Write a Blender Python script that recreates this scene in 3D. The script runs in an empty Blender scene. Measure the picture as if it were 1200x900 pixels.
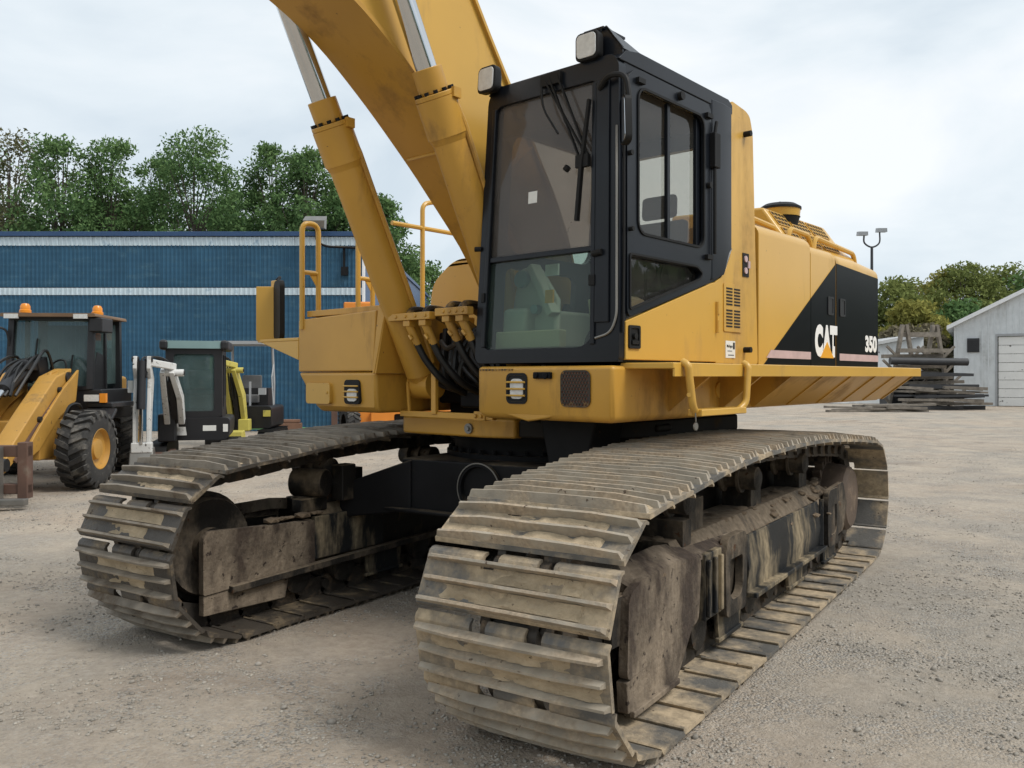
import bpy, bmesh, math, random
import numpy as np
from mathutils import Vector, Matrix, noise
from mathutils.geometry import tessellate_polygon

R = math.radians
PI = math.pi
scene = bpy.context.scene
COL = scene.collection
random.seed(7)
rng = np.random.default_rng(7)

# ------------------------------------------------------------------ camera
TH = R(33.4)                     # heading of the camera against the crawler tracks
UA = R(-7.9)                     # swing of the upper structure against the tracks
CAM = Vector((3.383, -5.675, 1.62))
cd = bpy.data.cameras.new("camera")
cam = bpy.data.objects.new("camera", cd)
COL.objects.link(cam)
cam.location = CAM
cam.rotation_euler = (R(90), 0, TH)
cd.sensor_width = 36.0
cd.lens = 30.0
cd.shift_y = -0.0075
cd.clip_start = 0.05
cd.clip_end = 3000
scene.camera = cam
scene.render.resolution_x = 1024
scene.render.resolution_y = 768

# ------------------------------------------------------------------ sky, sun, exposure
SUN_EL, SUN_AZ = R(52), R(118)   # azimuth in camera heading terms: high, behind the right shoulder
sdir_c = Vector((math.sin(SUN_AZ) * math.cos(SUN_EL), math.cos(SUN_AZ) * math.cos(SUN_EL), math.sin(SUN_EL)))
sdir = Matrix.Rotation(TH, 3, 'Z') @ sdir_c
world = bpy.data.worlds.new("World")
scene.world = world
world.use_nodes = True
wn, wl = world.node_tree.nodes, world.node_tree.links
wn.clear()
wo = wn.new("ShaderNodeOutputWorld")
sky = wn.new("ShaderNodeTexSky")
sky.sky_type = 'NISHITA'
sky.sun_disc = False
sky.sun_elevation = SUN_EL
sky.sun_rotation = math.atan2(sdir.x, sdir.y)
b1 = wn.new("ShaderNodeBackground"); b1.inputs[1].default_value = 0.1
wl.new(sky.outputs[0], b1.inputs[0])
tc = wn.new("ShaderNodeTexCoord")
mp = wn.new("ShaderNodeMapping"); mp.inputs['Scale'].default_value = (1.0, 1.0, 2.3)
mp.inputs['Location'].default_value = (0.3, 0.8, 0.1)
wl.new(tc.outputs['Generated'], mp.inputs[0])
n1 = wn.new("ShaderNodeTexNoise"); n1.inputs['Scale'].default_value = 2.1; n1.inputs['Detail'].default_value = 7; n1.inputs['Roughness'].default_value = .52
n1.inputs['Distortion'].default_value = .5
wl.new(mp.outputs[0], n1.inputs['Vector'])
cr = wn.new("ShaderNodeValToRGB")
cr.color_ramp.elements[0].position = .36; cr.color_ramp.elements[0].color = (.60, .685, .755, 1)
cr.color_ramp.elements[1].position = .62; cr.color_ramp.elements[1].color = (.88, .91, .935, 1)
e = cr.color_ramp.elements.new(.5); e.color = (.755, .82, .865, 1)
wl.new(n1.outputs['Fac'], cr.inputs[0])
b2 = wn.new("ShaderNodeBackground"); b2.inputs[1].default_value = 1.0
wl.new(cr.outputs[0], b2.inputs[0])
mx = wn.new("ShaderNodeMixShader"); mx.inputs[0].default_value = .93
wl.new(b1.outputs[0], mx.inputs[1]); wl.new(b2.outputs[0], mx.inputs[2])
wl.new(mx.outputs[0], wo.inputs[0])
sl = bpy.data.lights.new("sun", 'SUN')
sl.energy = 2.1; sl.angle = R(22); sl.color = (1, .96, .9)
sun = bpy.data.objects.new("sun", sl); COL.objects.link(sun)
sun.rotation_euler = sdir.to_track_quat('Z', 'Y').to_euler()
scene.view_settings.view_transform = 'Standard'
scene.view_settings.look = 'None'
scene.view_settings.exposure = 0.2
scene.view_settings.gamma = 1.0
scene.cycles.max_bounces = 8
scene.cycles.transparent_max_bounces = 16

# ------------------------------------------------------------------ helpers
def W(X, Z, h=0.0):
    """ground coordinates seen from where the photographer stands: X metres right, Z metres away"""
    return Vector((CAM.x + X * math.cos(TH) - Z * math.sin(TH), CAM.y + X * math.sin(TH) + Z * math.cos(TH), h))

class MB:
    def __init__(s): s.v = []; s.f = []; s.m = []; s.cur = 0
    def add(s, vs, fs):
        b = len(s.v); s.v += [tuple(p) for p in vs]
        for f in fs: s.f.append(tuple(b + i for i in f)); s.m.append(s.cur)
        return s
    def box(s, x0, x1, y0, y1, z0, z1):
        vs = [(x0,y0,z0),(x1,y0,z0),(x1,y1,z0),(x0,y1,z0),(x0,y0,z1),(x1,y0,z1),(x1,y1,z1),(x0,y1,z1)]
        return s.add(vs, [(3,2,1,0),(4,5,6,7),(0,1,5,4),(1,2,6,5),(2,3,7,6),(3,0,4,7)])
    def beam(s, p0, p1, w, h=None, up=(0,0,1), w1=None, h1=None):
        p0, p1 = Vector(p0), Vector(p1); h = w if h is None else h
        w1 = w if w1 is None else w1; h1 = h if h1 is None else h1
        d = (p1 - p0).normalized(); a = d.cross(Vector(up))
        if a.length < 1e-4: a = d.cross(Vector((1,0,0)))
        a.normalize(); b = a.cross(d)
        vs = []
        for p, ww, hh in ((p0, w, h), (p1, w1, h1)):
            vs += [p - a*ww/2 - b*hh/2, p + a*ww/2 - b*hh/2, p + a*ww/2 + b*hh/2, p - a*ww/2 + b*hh/2]
        return s.add(vs, [(3,2,1,0),(4,5,6,7),(0,1,5,4),(1,2,6,5),(2,3,7,6),(3,0,4,7)])
    def cyl(s, p0, p1, r0, r1=None, n=16):
        p0, p1 = Vector(p0), Vector(p1); r1 = r0 if r1 is None else r1
        d = (p1 - p0).normalized(); a = d.orthogonal().normalized(); b = d.cross(a)
        vs = []
        for p, r in ((p0, r0), (p1, r1)):
            for i in range(n):
                t = 2*PI*i/n; vs.append(p + a*(r*math.cos(t)) + b*(r*math.sin(t)))
        fs = [(i, (i+1) % n, n+(i+1) % n, n+i) for i in range(n)]
        fs += [tuple(range(n-1, -1, -1)), tuple(range(n, 2*n))]
        return s.add(vs, fs)
    def tube(s, pts, r, n=8, r1=None):
        pts = [Vector(p) for p in pts]; k = len(pts); vs = []; fs = []
        a = None
        for i, p in enumerate(pts):
            d = (pts[min(i+1, k-1)] - pts[max(i-1, 0)]).normalized()
            if a is None: a = d.orthogonal().normalized()
            a = (a - d*a.dot(d)).normalized(); b = d.cross(a)
            rr = r if r1 is None else r + (r1 - r)*i/(k-1)
            for j in range(n):
                t = 2*PI*j/n; vs.append(p + a*(rr*math.cos(t)) + b*(rr*math.sin(t)))
        for i in range(k-1):
            for j in range(n):
                fs.append((i*n+j, i*n+(j+1) % n, (i+1)*n+(j+1) % n, (i+1)*n+j))
        fs += [tuple(range(n-1, -1, -1)), tuple(range((k-1)*n, k*n))]
        return s.add(vs, fs)
    def plate(s, outer, axis, a, b, holes=()):
        """flat polygon (with holes) pushed from a to b along an axis"""
        def mp3(p, t):
            return {'x': (t, p[0], p[1]), 'y': (p[0], t, p[1]), 'z': (p[0], p[1], t)}[axis]
        loops = [list(outer)] + [list(h) for h in holes]
        flat = [p for l in loops for p in l]; N = len(flat)
        tri = tessellate_polygon([[Vector((p[0], p[1], 0)) for p in l] for l in loops]) if (holes or len(outer) > 4) else None
        vs = [mp3(p, a) for p in flat] + [mp3(p, b) for p in flat]; fs = []
        if tri is None:
            fs += [tuple(range(N)), tuple(range(2*N-1, N-1, -1))]
        else:
            for t in tri: fs.append(tuple(t)); fs.append(tuple(N+i for i in reversed(t)))
        o = 0
        for l in loops:
            n = len(l)
            for i in range(n): fs.append((o+i, o+(i+1) % n, N+o+(i+1) % n, N+o+i))
            o += n
        return s.add(vs, fs)
    def loft(s, rings, cap=True):
        n = len(rings[0]); vs = [p for r in rings for p in r]; fs = []
        for k in range(len(rings)-1):
            for i in range(n): fs.append((k*n+i, k*n+(i+1) % n, (k+1)*n+(i+1) % n, (k+1)*n+i))
        if cap: fs += [tuple(range(n-1, -1, -1)), tuple(range((len(rings)-1)*n, len(rings)*n))]
        return s.add(vs, fs)
    def lathe(s, prof, p0, d, n=24, cap=True):
        p0 = Vector(p0); d = Vector(d).normalized(); a = d.orthogonal().normalized(); b = d.cross(a)
        rings = [[p0 + d*h + a*(r*math.cos(2*PI*i/n)) + b*(r*math.sin(2*PI*i/n)) for i in range(n)] for r, h in prof]
        return s.loft(rings, cap)
    def blob(s, c, r, seed=0, n=1, sq=(1,1,1)):
        bm = bmesh.new(); bmesh.ops.create_icosphere(bm, subdivisions=n, radius=1)
        vs = []
        for v in bm.verts:
            k = 1 + .35*noise.noise(v.co*1.7 + Vector((seed*3.1, seed*1.7, 0)))
            vs.append((c[0]+v.co.x*r*k*sq[0], c[1]+v.co.y*r*k*sq[1], c[2]+v.co.z*r*k*sq[2]))
        fs = [tuple(v.index for v in f.verts) for f in bm.faces]; bm.free()
        return s.add(vs, fs)

def mesh_of(name, mb, mats, smooth=38):
    me = bpy.data.meshes.new(name)
    me.from_pydata(mb.v, [], mb.f)
    if not isinstance(mats, (list, tuple)): mats = [mats]
    for m in mats: me.materials.append(m)
    if len(mats) > 1: me.polygons.foreach_set('material_index', mb.m)
    bm = bmesh.new(); bm.from_mesh(me)
    bmesh.ops.recalc_face_normals(bm, faces=bm.faces); bm.to_mesh(me); bm.free()
    if smooth:
        me.polygons.foreach_set('use_smooth', [True]*len(me.polygons))
        me.set_sharp_from_angle(angle=R(smooth))
    return me

def obj(name, mb, mats, parent=None, bevel=0, seg=2, smooth=38, loc=None, rot=None, up=False):
    me = mb if isinstance(mb, bpy.types.Mesh) else mesh_of(name, mb, mats, smooth)
    o = bpy.data.objects.new(name, me); COL.objects.link(o)
    if parent is not None: o.parent = parent
    if loc is not None: o.location = loc
    if rot is not None: o.rotation_euler = rot
    if up: o.rotation_euler = (0, 0, UA)
    if bevel:
        b = o.modifiers.new('bevel', 'BEVEL'); b.width = bevel; b.segments = seg; b.limit_method = 'ANGLE'; b.angle_limit = R(40)
        b.harden_normals = True
    return o

def tag(o, label=None, cat=None, group=None, kind=None):
    if label: o['label'] = label
    if cat: o['category'] = cat
    if group: o['group'] = group
    if kind: o['kind'] = kind
    return o

def empty(name, loc, rz=0):
    o = bpy.data.objects.new(name, None); COL.objects.link(o)
    o.location = loc; o.rotation_euler = (0, 0, rz); o.empty_display_size = .3
    return o

def place(name, X, Z, turn=0, h=0.0):
    """a thing's base in the yard; its own x runs right, y away from the photographer"""
    return empty(name, W(X, Z, h), TH + turn)

def rrect(x0, x1, y0, y1, r, n=5):
    """rounded rectangle; r one radius or four (bl, br, tr, tl)"""
    rs = [r]*4 if not isinstance(r, (list, tuple)) else r
    out = []
    for (cx, cy, a0), q in zip(((x0, y0, 180), (x1, y0, 270), (x1, y1, 0), (x0, y1, 90)), rs):
        if q <= 0: out.append((cx, cy)); continue
        ox = cx + (q if cx == x0 else -q); oy = cy + (q if cy == y0 else -q)
        for i in range(n+1):
            t = R(a0 + 90*i/n); out.append((ox + q*math.cos(t), oy + q*math.sin(t)))
    return out

def rpoly(pts, r, n=4):
    """polygon with every corner rounded"""
    out = []; k = len(pts)
    for i in range(k):
        p = Vector(pts[i]); a = (Vector(pts[i-1]) - p); b = (Vector(pts[(i+1) % k]) - p)
        q = min(r, a.length*.45, b.length*.45); a.normalize(); b.normalize()
        p0, p1 = p + a*q, p + b*q
        for j in range(n+1):
            t = j/n; out.append(tuple((1-t)**2*p0 + 2*t*(1-t)*p + t*t*p1))
    return out

def arc_pts(pts, r=.05, n=5):
    """bend a polyline's inner corners round"""
    pts = [Vector(p) for p in pts]; out = [pts[0]]
    for i in range(1, len(pts)-1):
        p = pts[i]; a = pts[i-1]-p; b = pts[i+1]-p
        q = min(r, a.length*.45, b.length*.45); p0 = p + a.normalized()*q; p1 = p + b.normalized()*q
        for j in range(n+1):
            t = j/n; out.append((1-t)**2*p0 + 2*t*(1-t)*p + t*t*p1)
    return out + [pts[-1]]

# ------------------------------------------------------------------ materials
class NT:
    def __init__(s, name):
        s.mat = bpy.data.materials.new(name); s.mat.use_nodes = True
        s.t = s.mat.node_tree; s.n = s.t.nodes; s.l = s.t.links; s.n.clear()
        s.out = s.n.new("ShaderNodeOutputMaterial")
    def new(s, t, **kw):
        o = s.n.new(t)
        for k, v in kw.items():
            if k in o.inputs: s.set(o.inputs[k], v)
            else: setattr(o, k, v)
        return o
    def set(s, i, v):
        if isinstance(v, bpy.types.NodeSocket): s.l.new(v, i)
        else: i.default_value = v
    def noise(s, vec, scale, detail=4, rough=.55, dist=0):
        o = s.new("ShaderNodeTexNoise", Scale=scale, Detail=detail, Roughness=rough, Distortion=dist); s.l.new(vec, o.inputs['Vector']); return o.outputs['Fac']
    def ramp(s, fac, a, b, va=0., vb=1.):
        o = s.new("ShaderNodeMapRange"); o.inputs[1].default_value = a; o.inputs[2].default_value = b
        o.inputs[3].default_value = va; o.inputs[4].default_value = vb; s.l.new(fac, o.inputs[0]); return o.outputs[0]
    def mix(s, fac, a, b, mode='MIX'):
        o = s.new("ShaderNodeMix", data_type='RGBA', blend_type=mode)
        s.set(o.inputs[0], fac)
        for i, v in ((6, a), (7, b)):
            if isinstance(v, bpy.types.NodeSocket): s.l.new(v, o.inputs[i])
            else: o.inputs[i].default_value = (*v[:3], 1)
        return o.outputs[2]
    def math(s, op, a, b=0., clamp=False):
        o = s.new("ShaderNodeMath", operation=op, use_clamp=clamp); s.set(o.inputs[0], a); s.set(o.inputs[1], b); return o.outputs[0]

def coords(t, rnd=False, stretch=None):
    c = t.new("ShaderNodeTexCoord").outputs['Object']
    if rnd:
        oi = t.new("ShaderNodeObjectInfo"); m = t.math('MULTIPLY', oi.outputs['Random'], 57.)
        v = t.new("ShaderNodeVectorMath", operation='ADD'); t.l.new(c, v.inputs[0]); t.l.new(m, v.inputs[1]); c = v.outputs[0]
    if stretch:
        m = t.new("ShaderNodeMapping"); m.inputs['Scale'].default_value = stretch; t.l.new(c, m.inputs[0]); c = m.outputs[0]
    return c

def mat(name, col, rough=.5, metal=0., var=.12, vscale=2.5, dirt=None, damt=.0, dscale=2.5, dstretch=None, dtop=0., spots=None, samt=.0, sscale=14, bump=0., bscale=60, spec=.5, rnd=False, drough=.9, shape=None):
    t = NT(name); c = coords(t, rnd)
    k = t.ramp(t.noise(c, vscale, 5), .3, .7, 1-var, 1+var)
    cc = t.new("ShaderNodeVectorMath", operation='SCALE'); cc.inputs[0].default_value = col; t.l.new(k, cc.inputs[3])
    out = cc.outputs[0]; rgh = rough; met = metal
    hgt = None
    if dirt is not None:
        cs = coords(t, rnd, dstretch) if dstretch else c
        d = t.noise(cs, dscale, 8, .65)
        if dtop:
            g = t.new("ShaderNodeNewGeometry"); sx = t.new("ShaderNodeSeparateXYZ"); t.l.new(g.outputs['Normal'], sx.inputs[0])
            d = t.math('ADD', d, t.math('MULTIPLY', t.math('MAXIMUM', sx.outputs[2], 0.), dtop))
        a = .78 - .6*damt
        m = t.ramp(d, a, a+.16)
        d2 = t.mix(t.ramp(t.noise(c, dscale*9, 4), .35, .65), [x*.72 for x in dirt], [min(1, x*1.15) for x in dirt])
        out = t.mix(m, out, d2)
        rgh = t.ramp(m, 0, 1, rough, drough)
        if metal: met = t.ramp(m, 0, 1, metal, 0)
        hgt = m
    if spots is not None:
        m2 = t.ramp(t.noise(c, sscale, 6, .6), .74-.4*samt, .78-.4*samt)
        out = t.mix(m2, out, spots)
        if rgh is rough: rgh = t.ramp(m2, 0, 1, rough, .9)
    p = t.new("ShaderNodeBsdfPrincipled")
    t.l.new(out, p.inputs['Base Color']); t.set(p.inputs['Roughness'], rgh); t.set(p.inputs['Metallic'], met)
    p.inputs['Specular IOR Level'].default_value = spec
    if bump:
        h = t.noise(c, bscale, 6, .7)
        if hgt is not None: h = t.math('ADD', h, t.math('MULTIPLY', hgt, 1.2))
        if shape: h = t.math('ADD', h, t.math('MULTIPLY', t.noise(c, shape, 3), 3.))
        b = t.new("ShaderNodeBump"); b.inputs['Strength'].default_value = bump; b.inputs['Distance'].default_value = .02
        t.l.new(h, b.inputs['Height']); t.l.new(b.outputs[0], p.inputs['Normal'])
    t.l.new(p.outputs[0], t.out.inputs[0])
    return t.mat

def glass(name, tint, dust, amt, rough=.02, scale=2.):
    t = NT(name); c = coords(t)
    tr = t.new("ShaderNodeBsdfTransparent"); tr.inputs[0].default_value = (*tint, 1)
    gl = t.new("ShaderNodeBsdfGlossy"); gl.inputs['Roughness'].default_value = rough
    fr = t.new("ShaderNodeFresnel"); fr.inputs[0].default_value = 1.5
    bk = t.new("ShaderNodeNewGeometry"); m1 = t.new("ShaderNodeMixShader"); t.l.new(t.math('MULTIPLY', fr.outputs[0], t.math('SUBTRACT', 1., bk.outputs['Backfacing'])), m1.inputs[0]); t.l.new(tr.outputs[0], m1.inputs[1]); t.l.new(gl.outputs[0], m1.inputs[2])
    df = t.new("ShaderNodeBsdfDiffuse"); df.inputs[0].default_value = (*dust, 1)
    m2 = t.new("ShaderNodeMixShader"); t.l.new(t.ramp(t.noise(c, scale, 6, .6), .25, .75, amt*.55, amt*1.35), m2.inputs[0])
    t.l.new(m1.outputs[0], m2.inputs[1]); t.l.new(df.outputs[0], m2.inputs[2]); t.l.new(m2.outputs[0], t.out.inputs[0])
    return t.mat

MUD = (.27, .205, .135)
DUST = (.33, .27, .195)
RUST = (.10, .045, .022)
M = {}
M['yellow'] = mat('yellow_paint', (.60, .350, .064), .30, var=.07, vscale=.9, dirt=(.40, .23, .065), damt=.34, dscale=1.5, dstretch=(1, 1, .22), spots=(.13, .07, .03), samt=.10, sscale=34, drough=.6, bump=.012, bscale=120)
M['yellow_worn'] = mat('worn_yellow_paint', (.54, .29, .045), .38, var=.11, vscale=1.4, dirt=(.27, .145, .04), damt=.42, dscale=2.0, dstretch=(1, 1, .28), spots=(.10, .055, .025), samt=.10, sscale=30, drough=.7, bump=.02, bscale=90)
M['yellow_grime'] = mat('oily_yellow_paint', (.45, .245, .05), .5, var=.15, dirt=(.035, .024, .014), damt=.72, dscale=2.6, spots=(.03, .022, .016), samt=.4, sscale=9, drough=.6)
M['black'] = mat('black_paint', (.005, .006, .008), .30, var=.2, dirt=(.022, .024, .027), damt=.26, dscale=1.3, dstretch=(1, 1, .3), drough=.5, spec=.10)
M['cab_black'] = mat('cab_black_paint', (.0075, .0095, .0135), .32, var=.25, dirt=(.045, .048, .052), damt=.17, dscale=3, dstretch=(1, 1, .3), drough=.6, spec=.32)
M['chassis'] = mat('dusty_black_chassis', (.011, .011, .012), .55, var=.3, dirt=(.09, .072, .05), damt=.28, dscale=2.2, dtop=.25, spots=(.07, .035, .02), samt=.16, sscale=10, bump=.03, spec=.15)
M['rubber'] = mat('black_rubber', (.010, .010, .010), .6, var=.2, dirt=(.05, .045, .04), damt=.15, spec=.25)
M['grime'] = mat('oily_black_grime', (.014, .011, .008), .6, var=.4, dirt=(.07, .04, .015), damt=.35, dscale=4, spec=.2)
M['dark'] = mat('dark_recess', (.006, .006, .006), .8)
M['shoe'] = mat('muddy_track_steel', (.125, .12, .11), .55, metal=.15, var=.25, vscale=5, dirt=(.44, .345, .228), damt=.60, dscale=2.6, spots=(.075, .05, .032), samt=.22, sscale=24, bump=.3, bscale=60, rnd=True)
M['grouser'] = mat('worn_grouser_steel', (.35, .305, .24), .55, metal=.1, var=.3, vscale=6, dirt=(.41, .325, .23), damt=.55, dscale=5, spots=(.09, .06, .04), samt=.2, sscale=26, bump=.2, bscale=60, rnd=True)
M['shoe_mud'] = mat('caked_track_mud', (.47, .37, .245), .95, var=.28, vscale=7, spots=(.16, .115, .07), samt=.22, sscale=30, bump=.7, bscale=70, rnd=True)
M['link'] = mat('greasy_track_link', (.05, .042, .034), .6, metal=.2, var=.3, dirt=(.17, .12, .075), damt=.45, dscale=8, bump=.3, rnd=True)
M['frame_mud'] = mat('mud_caked_frame', (.026, .023, .020), .6, var=.3, spec=.2, dirt=(.18, .142, .102), damt=.46, dscale=2.6, dstretch=(1, 1, .5), dtop=.28, spots=(.085, .044, .024), samt=.26, sscale=12, bump=.35, bscale=45, shape=9)
M['guard_rust'] = mat('rusty_muddy_guard', (.235, .185, .132), .85, var=.32, vscale=3, dirt=(.055, .038, .027), damt=.56, dscale=2.6, dstretch=(1, 1, .5), spots=(.03, .019, .013), samt=.31, sscale=19, bump=.45, bscale=40, shape=8)
M['panel_mud'] = mat('scuffed_black_panel', (.014, .015, .016), .5, var=.3, spec=.25, dirt=(.30, .24, .155), damt=.50, dscale=2.2, dstretch=(2.4, 2.4, .55), bump=.2, bscale=50)
M['sprocket'] = mat('dusty_final_drive', (.11, .078, .056), .75, var=.25, dirt=(.24, .175, .12), damt=.4, dscale=5, bump=.3)
M['mudlump'] = mat('dried_mud', (.17, .125, .082), .95, var=.3, vscale=12, bump=.6, bscale=40)
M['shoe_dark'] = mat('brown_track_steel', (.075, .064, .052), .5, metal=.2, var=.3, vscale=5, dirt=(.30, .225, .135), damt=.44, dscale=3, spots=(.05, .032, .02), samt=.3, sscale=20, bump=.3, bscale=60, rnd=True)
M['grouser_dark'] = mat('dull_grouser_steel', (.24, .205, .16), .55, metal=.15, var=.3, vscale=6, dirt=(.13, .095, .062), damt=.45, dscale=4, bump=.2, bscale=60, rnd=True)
M['frame_black'] = mat('black_track_frame', (.016, .014, .012), .5, var=.3, spec=.25, dirt=(.17, .13, .085), damt=.36, dscale=2.4, dstretch=(1, 1, .6), dtop=.3, spots=(.05, .028, .016), samt=.2, sscale=14, bump=.25)  # blacker tone of the track frame, used on the far track
M['chrome'] = mat('chromed_rod', (.62, .63, .64), .12, metal=1., var=.03)
M['steel'] = mat('worn_steel', (.25, .24, .22), .45, metal=.7, var=.2, dirt=(.12, .08, .05), damt=.25, dscale=5)
M['glass_top'] = glass('dusty_tinted_glass', (.58, .52, .46), (.27, .245, .225), .34)
M['glass_low'] = glass('greenish_glass', (.68, .79, .74), (.27, .33, .31), .085)
M['glass_side'] = glass('side_glass', (.80, .80, .77), (.42, .41, .38), .035)
M['glass_loader'] = glass('teal_cab_glass', (.46, .60, .59), (.24, .33, .33), .20)
M['mirror'] = mat('mirror_glass', (.7, .72, .74), .06, metal=1., var=.02)
M['lens'] = mat('lamp_lens', (.62, .62, .60), .15, var=.12, vscale=30)
M['beige'] = mat('beige_cab_plastic', (.50, .48, .41), .6, var=.1)
M['tan'] = mat('tan_cab_plastic', (.62, .50, .34), .6, var=.1)
M['seat'] = mat('grey_seat_cloth', (.12, .12, .12), .9, var=.2, bump=.1)
M['brown'] = mat('brown_headliner', (.085, .068, .056), .8, var=.2)
M['white_print'] = mat('white_lettering', (.82, .82, .81), .4, var=.03)
M['grey_print'] = mat('grey_lettering', (.10, .11, .13), .5, var=.05)
M['pink'] = mat('faded_red_stripe', (.50, .37, .37), .5, var=.1, vscale=12)
M['logo_yellow'] = mat('logo_yellow', (.75, .36, .02), .4, var=.03)
M['paper'] = mat('white_sticker', (.72, .72, .68), .6, var=.06)
M['mesh_red'] = mat('perforated_grille', (.16, .07, .045), .7, var=.2)
M['hose'] = mat('hydraulic_hose', (.009, .009, .009), .42, var=.2, dirt=(.04, .03, .02), damt=.2)
M['amber'] = mat('amber_beacon', (.75, .26, .02), .25, var=.05)
M['loader_yellow'] = mat('loader_yellow', (.46, .25, .05), .5, var=.12, dirt=(.20, .13, .06), damt=.34, dscale=2.5, spots=(.06, .035, .02), samt=.2)
M['loader_black'] = mat('loader_black', (.012, .012, .014), .45, var=.2, dirt=(.06, .055, .05), damt=.2)
M['tyre'] = mat('dusty_tyre', (.028, .027, .026), .8, var=.2, dirt=(.13, .12, .105), damt=.42, dscale=5, dtop=.1, bump=.1)
M['mini_white'] = mat('mini_excavator_white', (.62, .62, .60), .45, var=.06, dirt=(.30, .27, .22), damt=.36, dscale=5, spots=(.06, .05, .04), samt=.28)
M['mini_yellow'] = mat('mini_excavator_yellow', (.52, .45, .10), .5, var=.08, dirt=(.20, .17, .07), damt=.36, dscale=5, spots=(.08, .07, .04), samt=.15)
M['mini_roof'] = mat('grey_green_roof', (.20, .30, .30), .45, var=.08)
M['grey'] = mat('grey_metal', (.34, .35, .36), .5, var=.1)
M['fork'] = mat('rusty_fork_steel', (.11, .06, .042), .75, var=.25, dirt=(.20, .17, .13), damt=.35)
M['orange'] = mat('orange_paint', (.66, .22, .025), .45, var=.06, dirt=(.35, .18, .07), damt=.2)
M['blue_wall'] = mat('blue_wall_sheet', (.033, .100, .170), .6, var=.15, vscale=1.2, dirt=(.06, .14, .205), damt=.42, dscale=3.5, dstretch=(.35, 1, 1.6), drough=.6, rnd=True, spec=.25)
_t = M['blue_wall'].node_tree; _p = next(n for n in _t.nodes if n.type == 'BSDF_PRINCIPLED')   # pressed horizontal courses in the sheet
_c = _t.nodes.new('ShaderNodeTexCoord'); _w = _t.nodes.new('ShaderNodeTexWave'); _w.bands_direction = 'Z'; _w.inputs['Scale'].default_value = 1.7; _w.inputs['Distortion'].default_value = .6; _w.inputs['Detail'].default_value = 2
_b = _t.nodes.new('ShaderNodeBump'); _b.inputs['Strength'].default_value = .10; _b.inputs['Distance'].default_value = .05
_t.links.new(_c.outputs['Object'], _w.inputs['Vector']); _t.links.new(_w.outputs['Fac'], _b.inputs['Height']); _t.links.new(_b.outputs[0], _p.inputs['Normal'])
M['blue_trim'] = mat('blue_roof_trim', (.020, .060, .15), .45, var=.08)
M['white_band'] = mat('faded_white_band', (.52, .62, .68), .5, var=.12, vscale=3, dirt=(.22, .34, .45), damt=.35, dscale=3, rnd=True)
M['garage_white'] = mat('white_garage_siding', (.62, .65, .665), .55, var=.08, dirt=(.42, .43, .42), damt=.40, dscale=.8, dstretch=(1, 1, .2), rnd=True)
M['garage_door'] = mat('peeling_white_door', (.74, .74, .72), .55, var=.04, dirt=(.6, .6, .57), damt=.2, rnd=True, spots=(.10, .09, .08), samt=.22, sscale=3)
M['roof_white'] = mat('white_roof_trim', (.78, .79, .80), .5, var=.05)
M['roof_grey'] = mat('grey_roof_sheet', (.45, .46, .46), .55, var=.1)
M['timber'] = mat('weathered_timber', (.20, .175, .145), .9, var=.3, vscale=4, dirt=(.06, .05, .042), damt=.3, dscale=5, rnd=True, bump=.2)
M['pipe_dark'] = mat('dark_pipe', (.030, .031, .034), .6, var=.2, rnd=True)
M['wood_block'] = mat('brown_wood_block', (.20, .11, .07), .85, var=.2)
M['green'] = mat('green_hose', (.12, .30, .12), .5, var=.1)
M['bark'] = mat('tree_bark', (.085, .068, .052), .95, var=.3, vscale=5, bump=.4, bscale=12)
# ------------------------------------------------------------------ the large excavator
EXC = empty('excavator', (0, 0, 0))
tag(EXC, 'big yellow and black crawler excavator with muddy tracks filling the middle of the yard', 'excavator')

# ---- crawler tracks -------------------------------------------------------
XC, HG, SW = .07, 1.395, .465        # centre, half gauge, half shoe width
def track_path():
    pts = []
    for i in range(41): pts.append((2.30 - i*(4.60/40), .115))
    for i in range(1, 40):
        t = R(-90 - 180*i/40); pts.append((-2.30 + .43*math.cos(t), .545 + .43*math.sin(t)))
    top = [(-2.30, .975), (-2.05, .99), (-1.55, 1.045), (-1.1, 1.075), (-.6, 1.088), (0, 1.09), (.6, 1.075), (1.2, 1.04), (1.8, 1.0), (2.42, .945)]
    for (a, b) in zip(top[:-1], top[1:]):
        for k in range(8): pts.append((a[0]+(b[0]-a[0])*k/8, a[1]+(b[1]-a[1])*k/8))
    for i in range(0, 40):
        t = R(90 - 178*i/40); pts.append((2.42 + .425*math.cos(t), .535 + .415*math.sin(t)))
    return pts
def even(pts, n):
    P = [Vector((p[0], p[1])) for p in pts] + [Vector(pts[0])]
    L = [0]
    for a, b in zip(P[:-1], P[1:]): L.append(L[-1] + (b-a).length)
    out = []; j = 0
    for i in range(n):
        s = L[-1]*i/n
        while L[j+1] < s: j += 1
        f = (s-L[j])/(L[j+1]-L[j]); out.append(P[j].lerp(P[j+1], f))
    return out
NSHOE = 50
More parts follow.
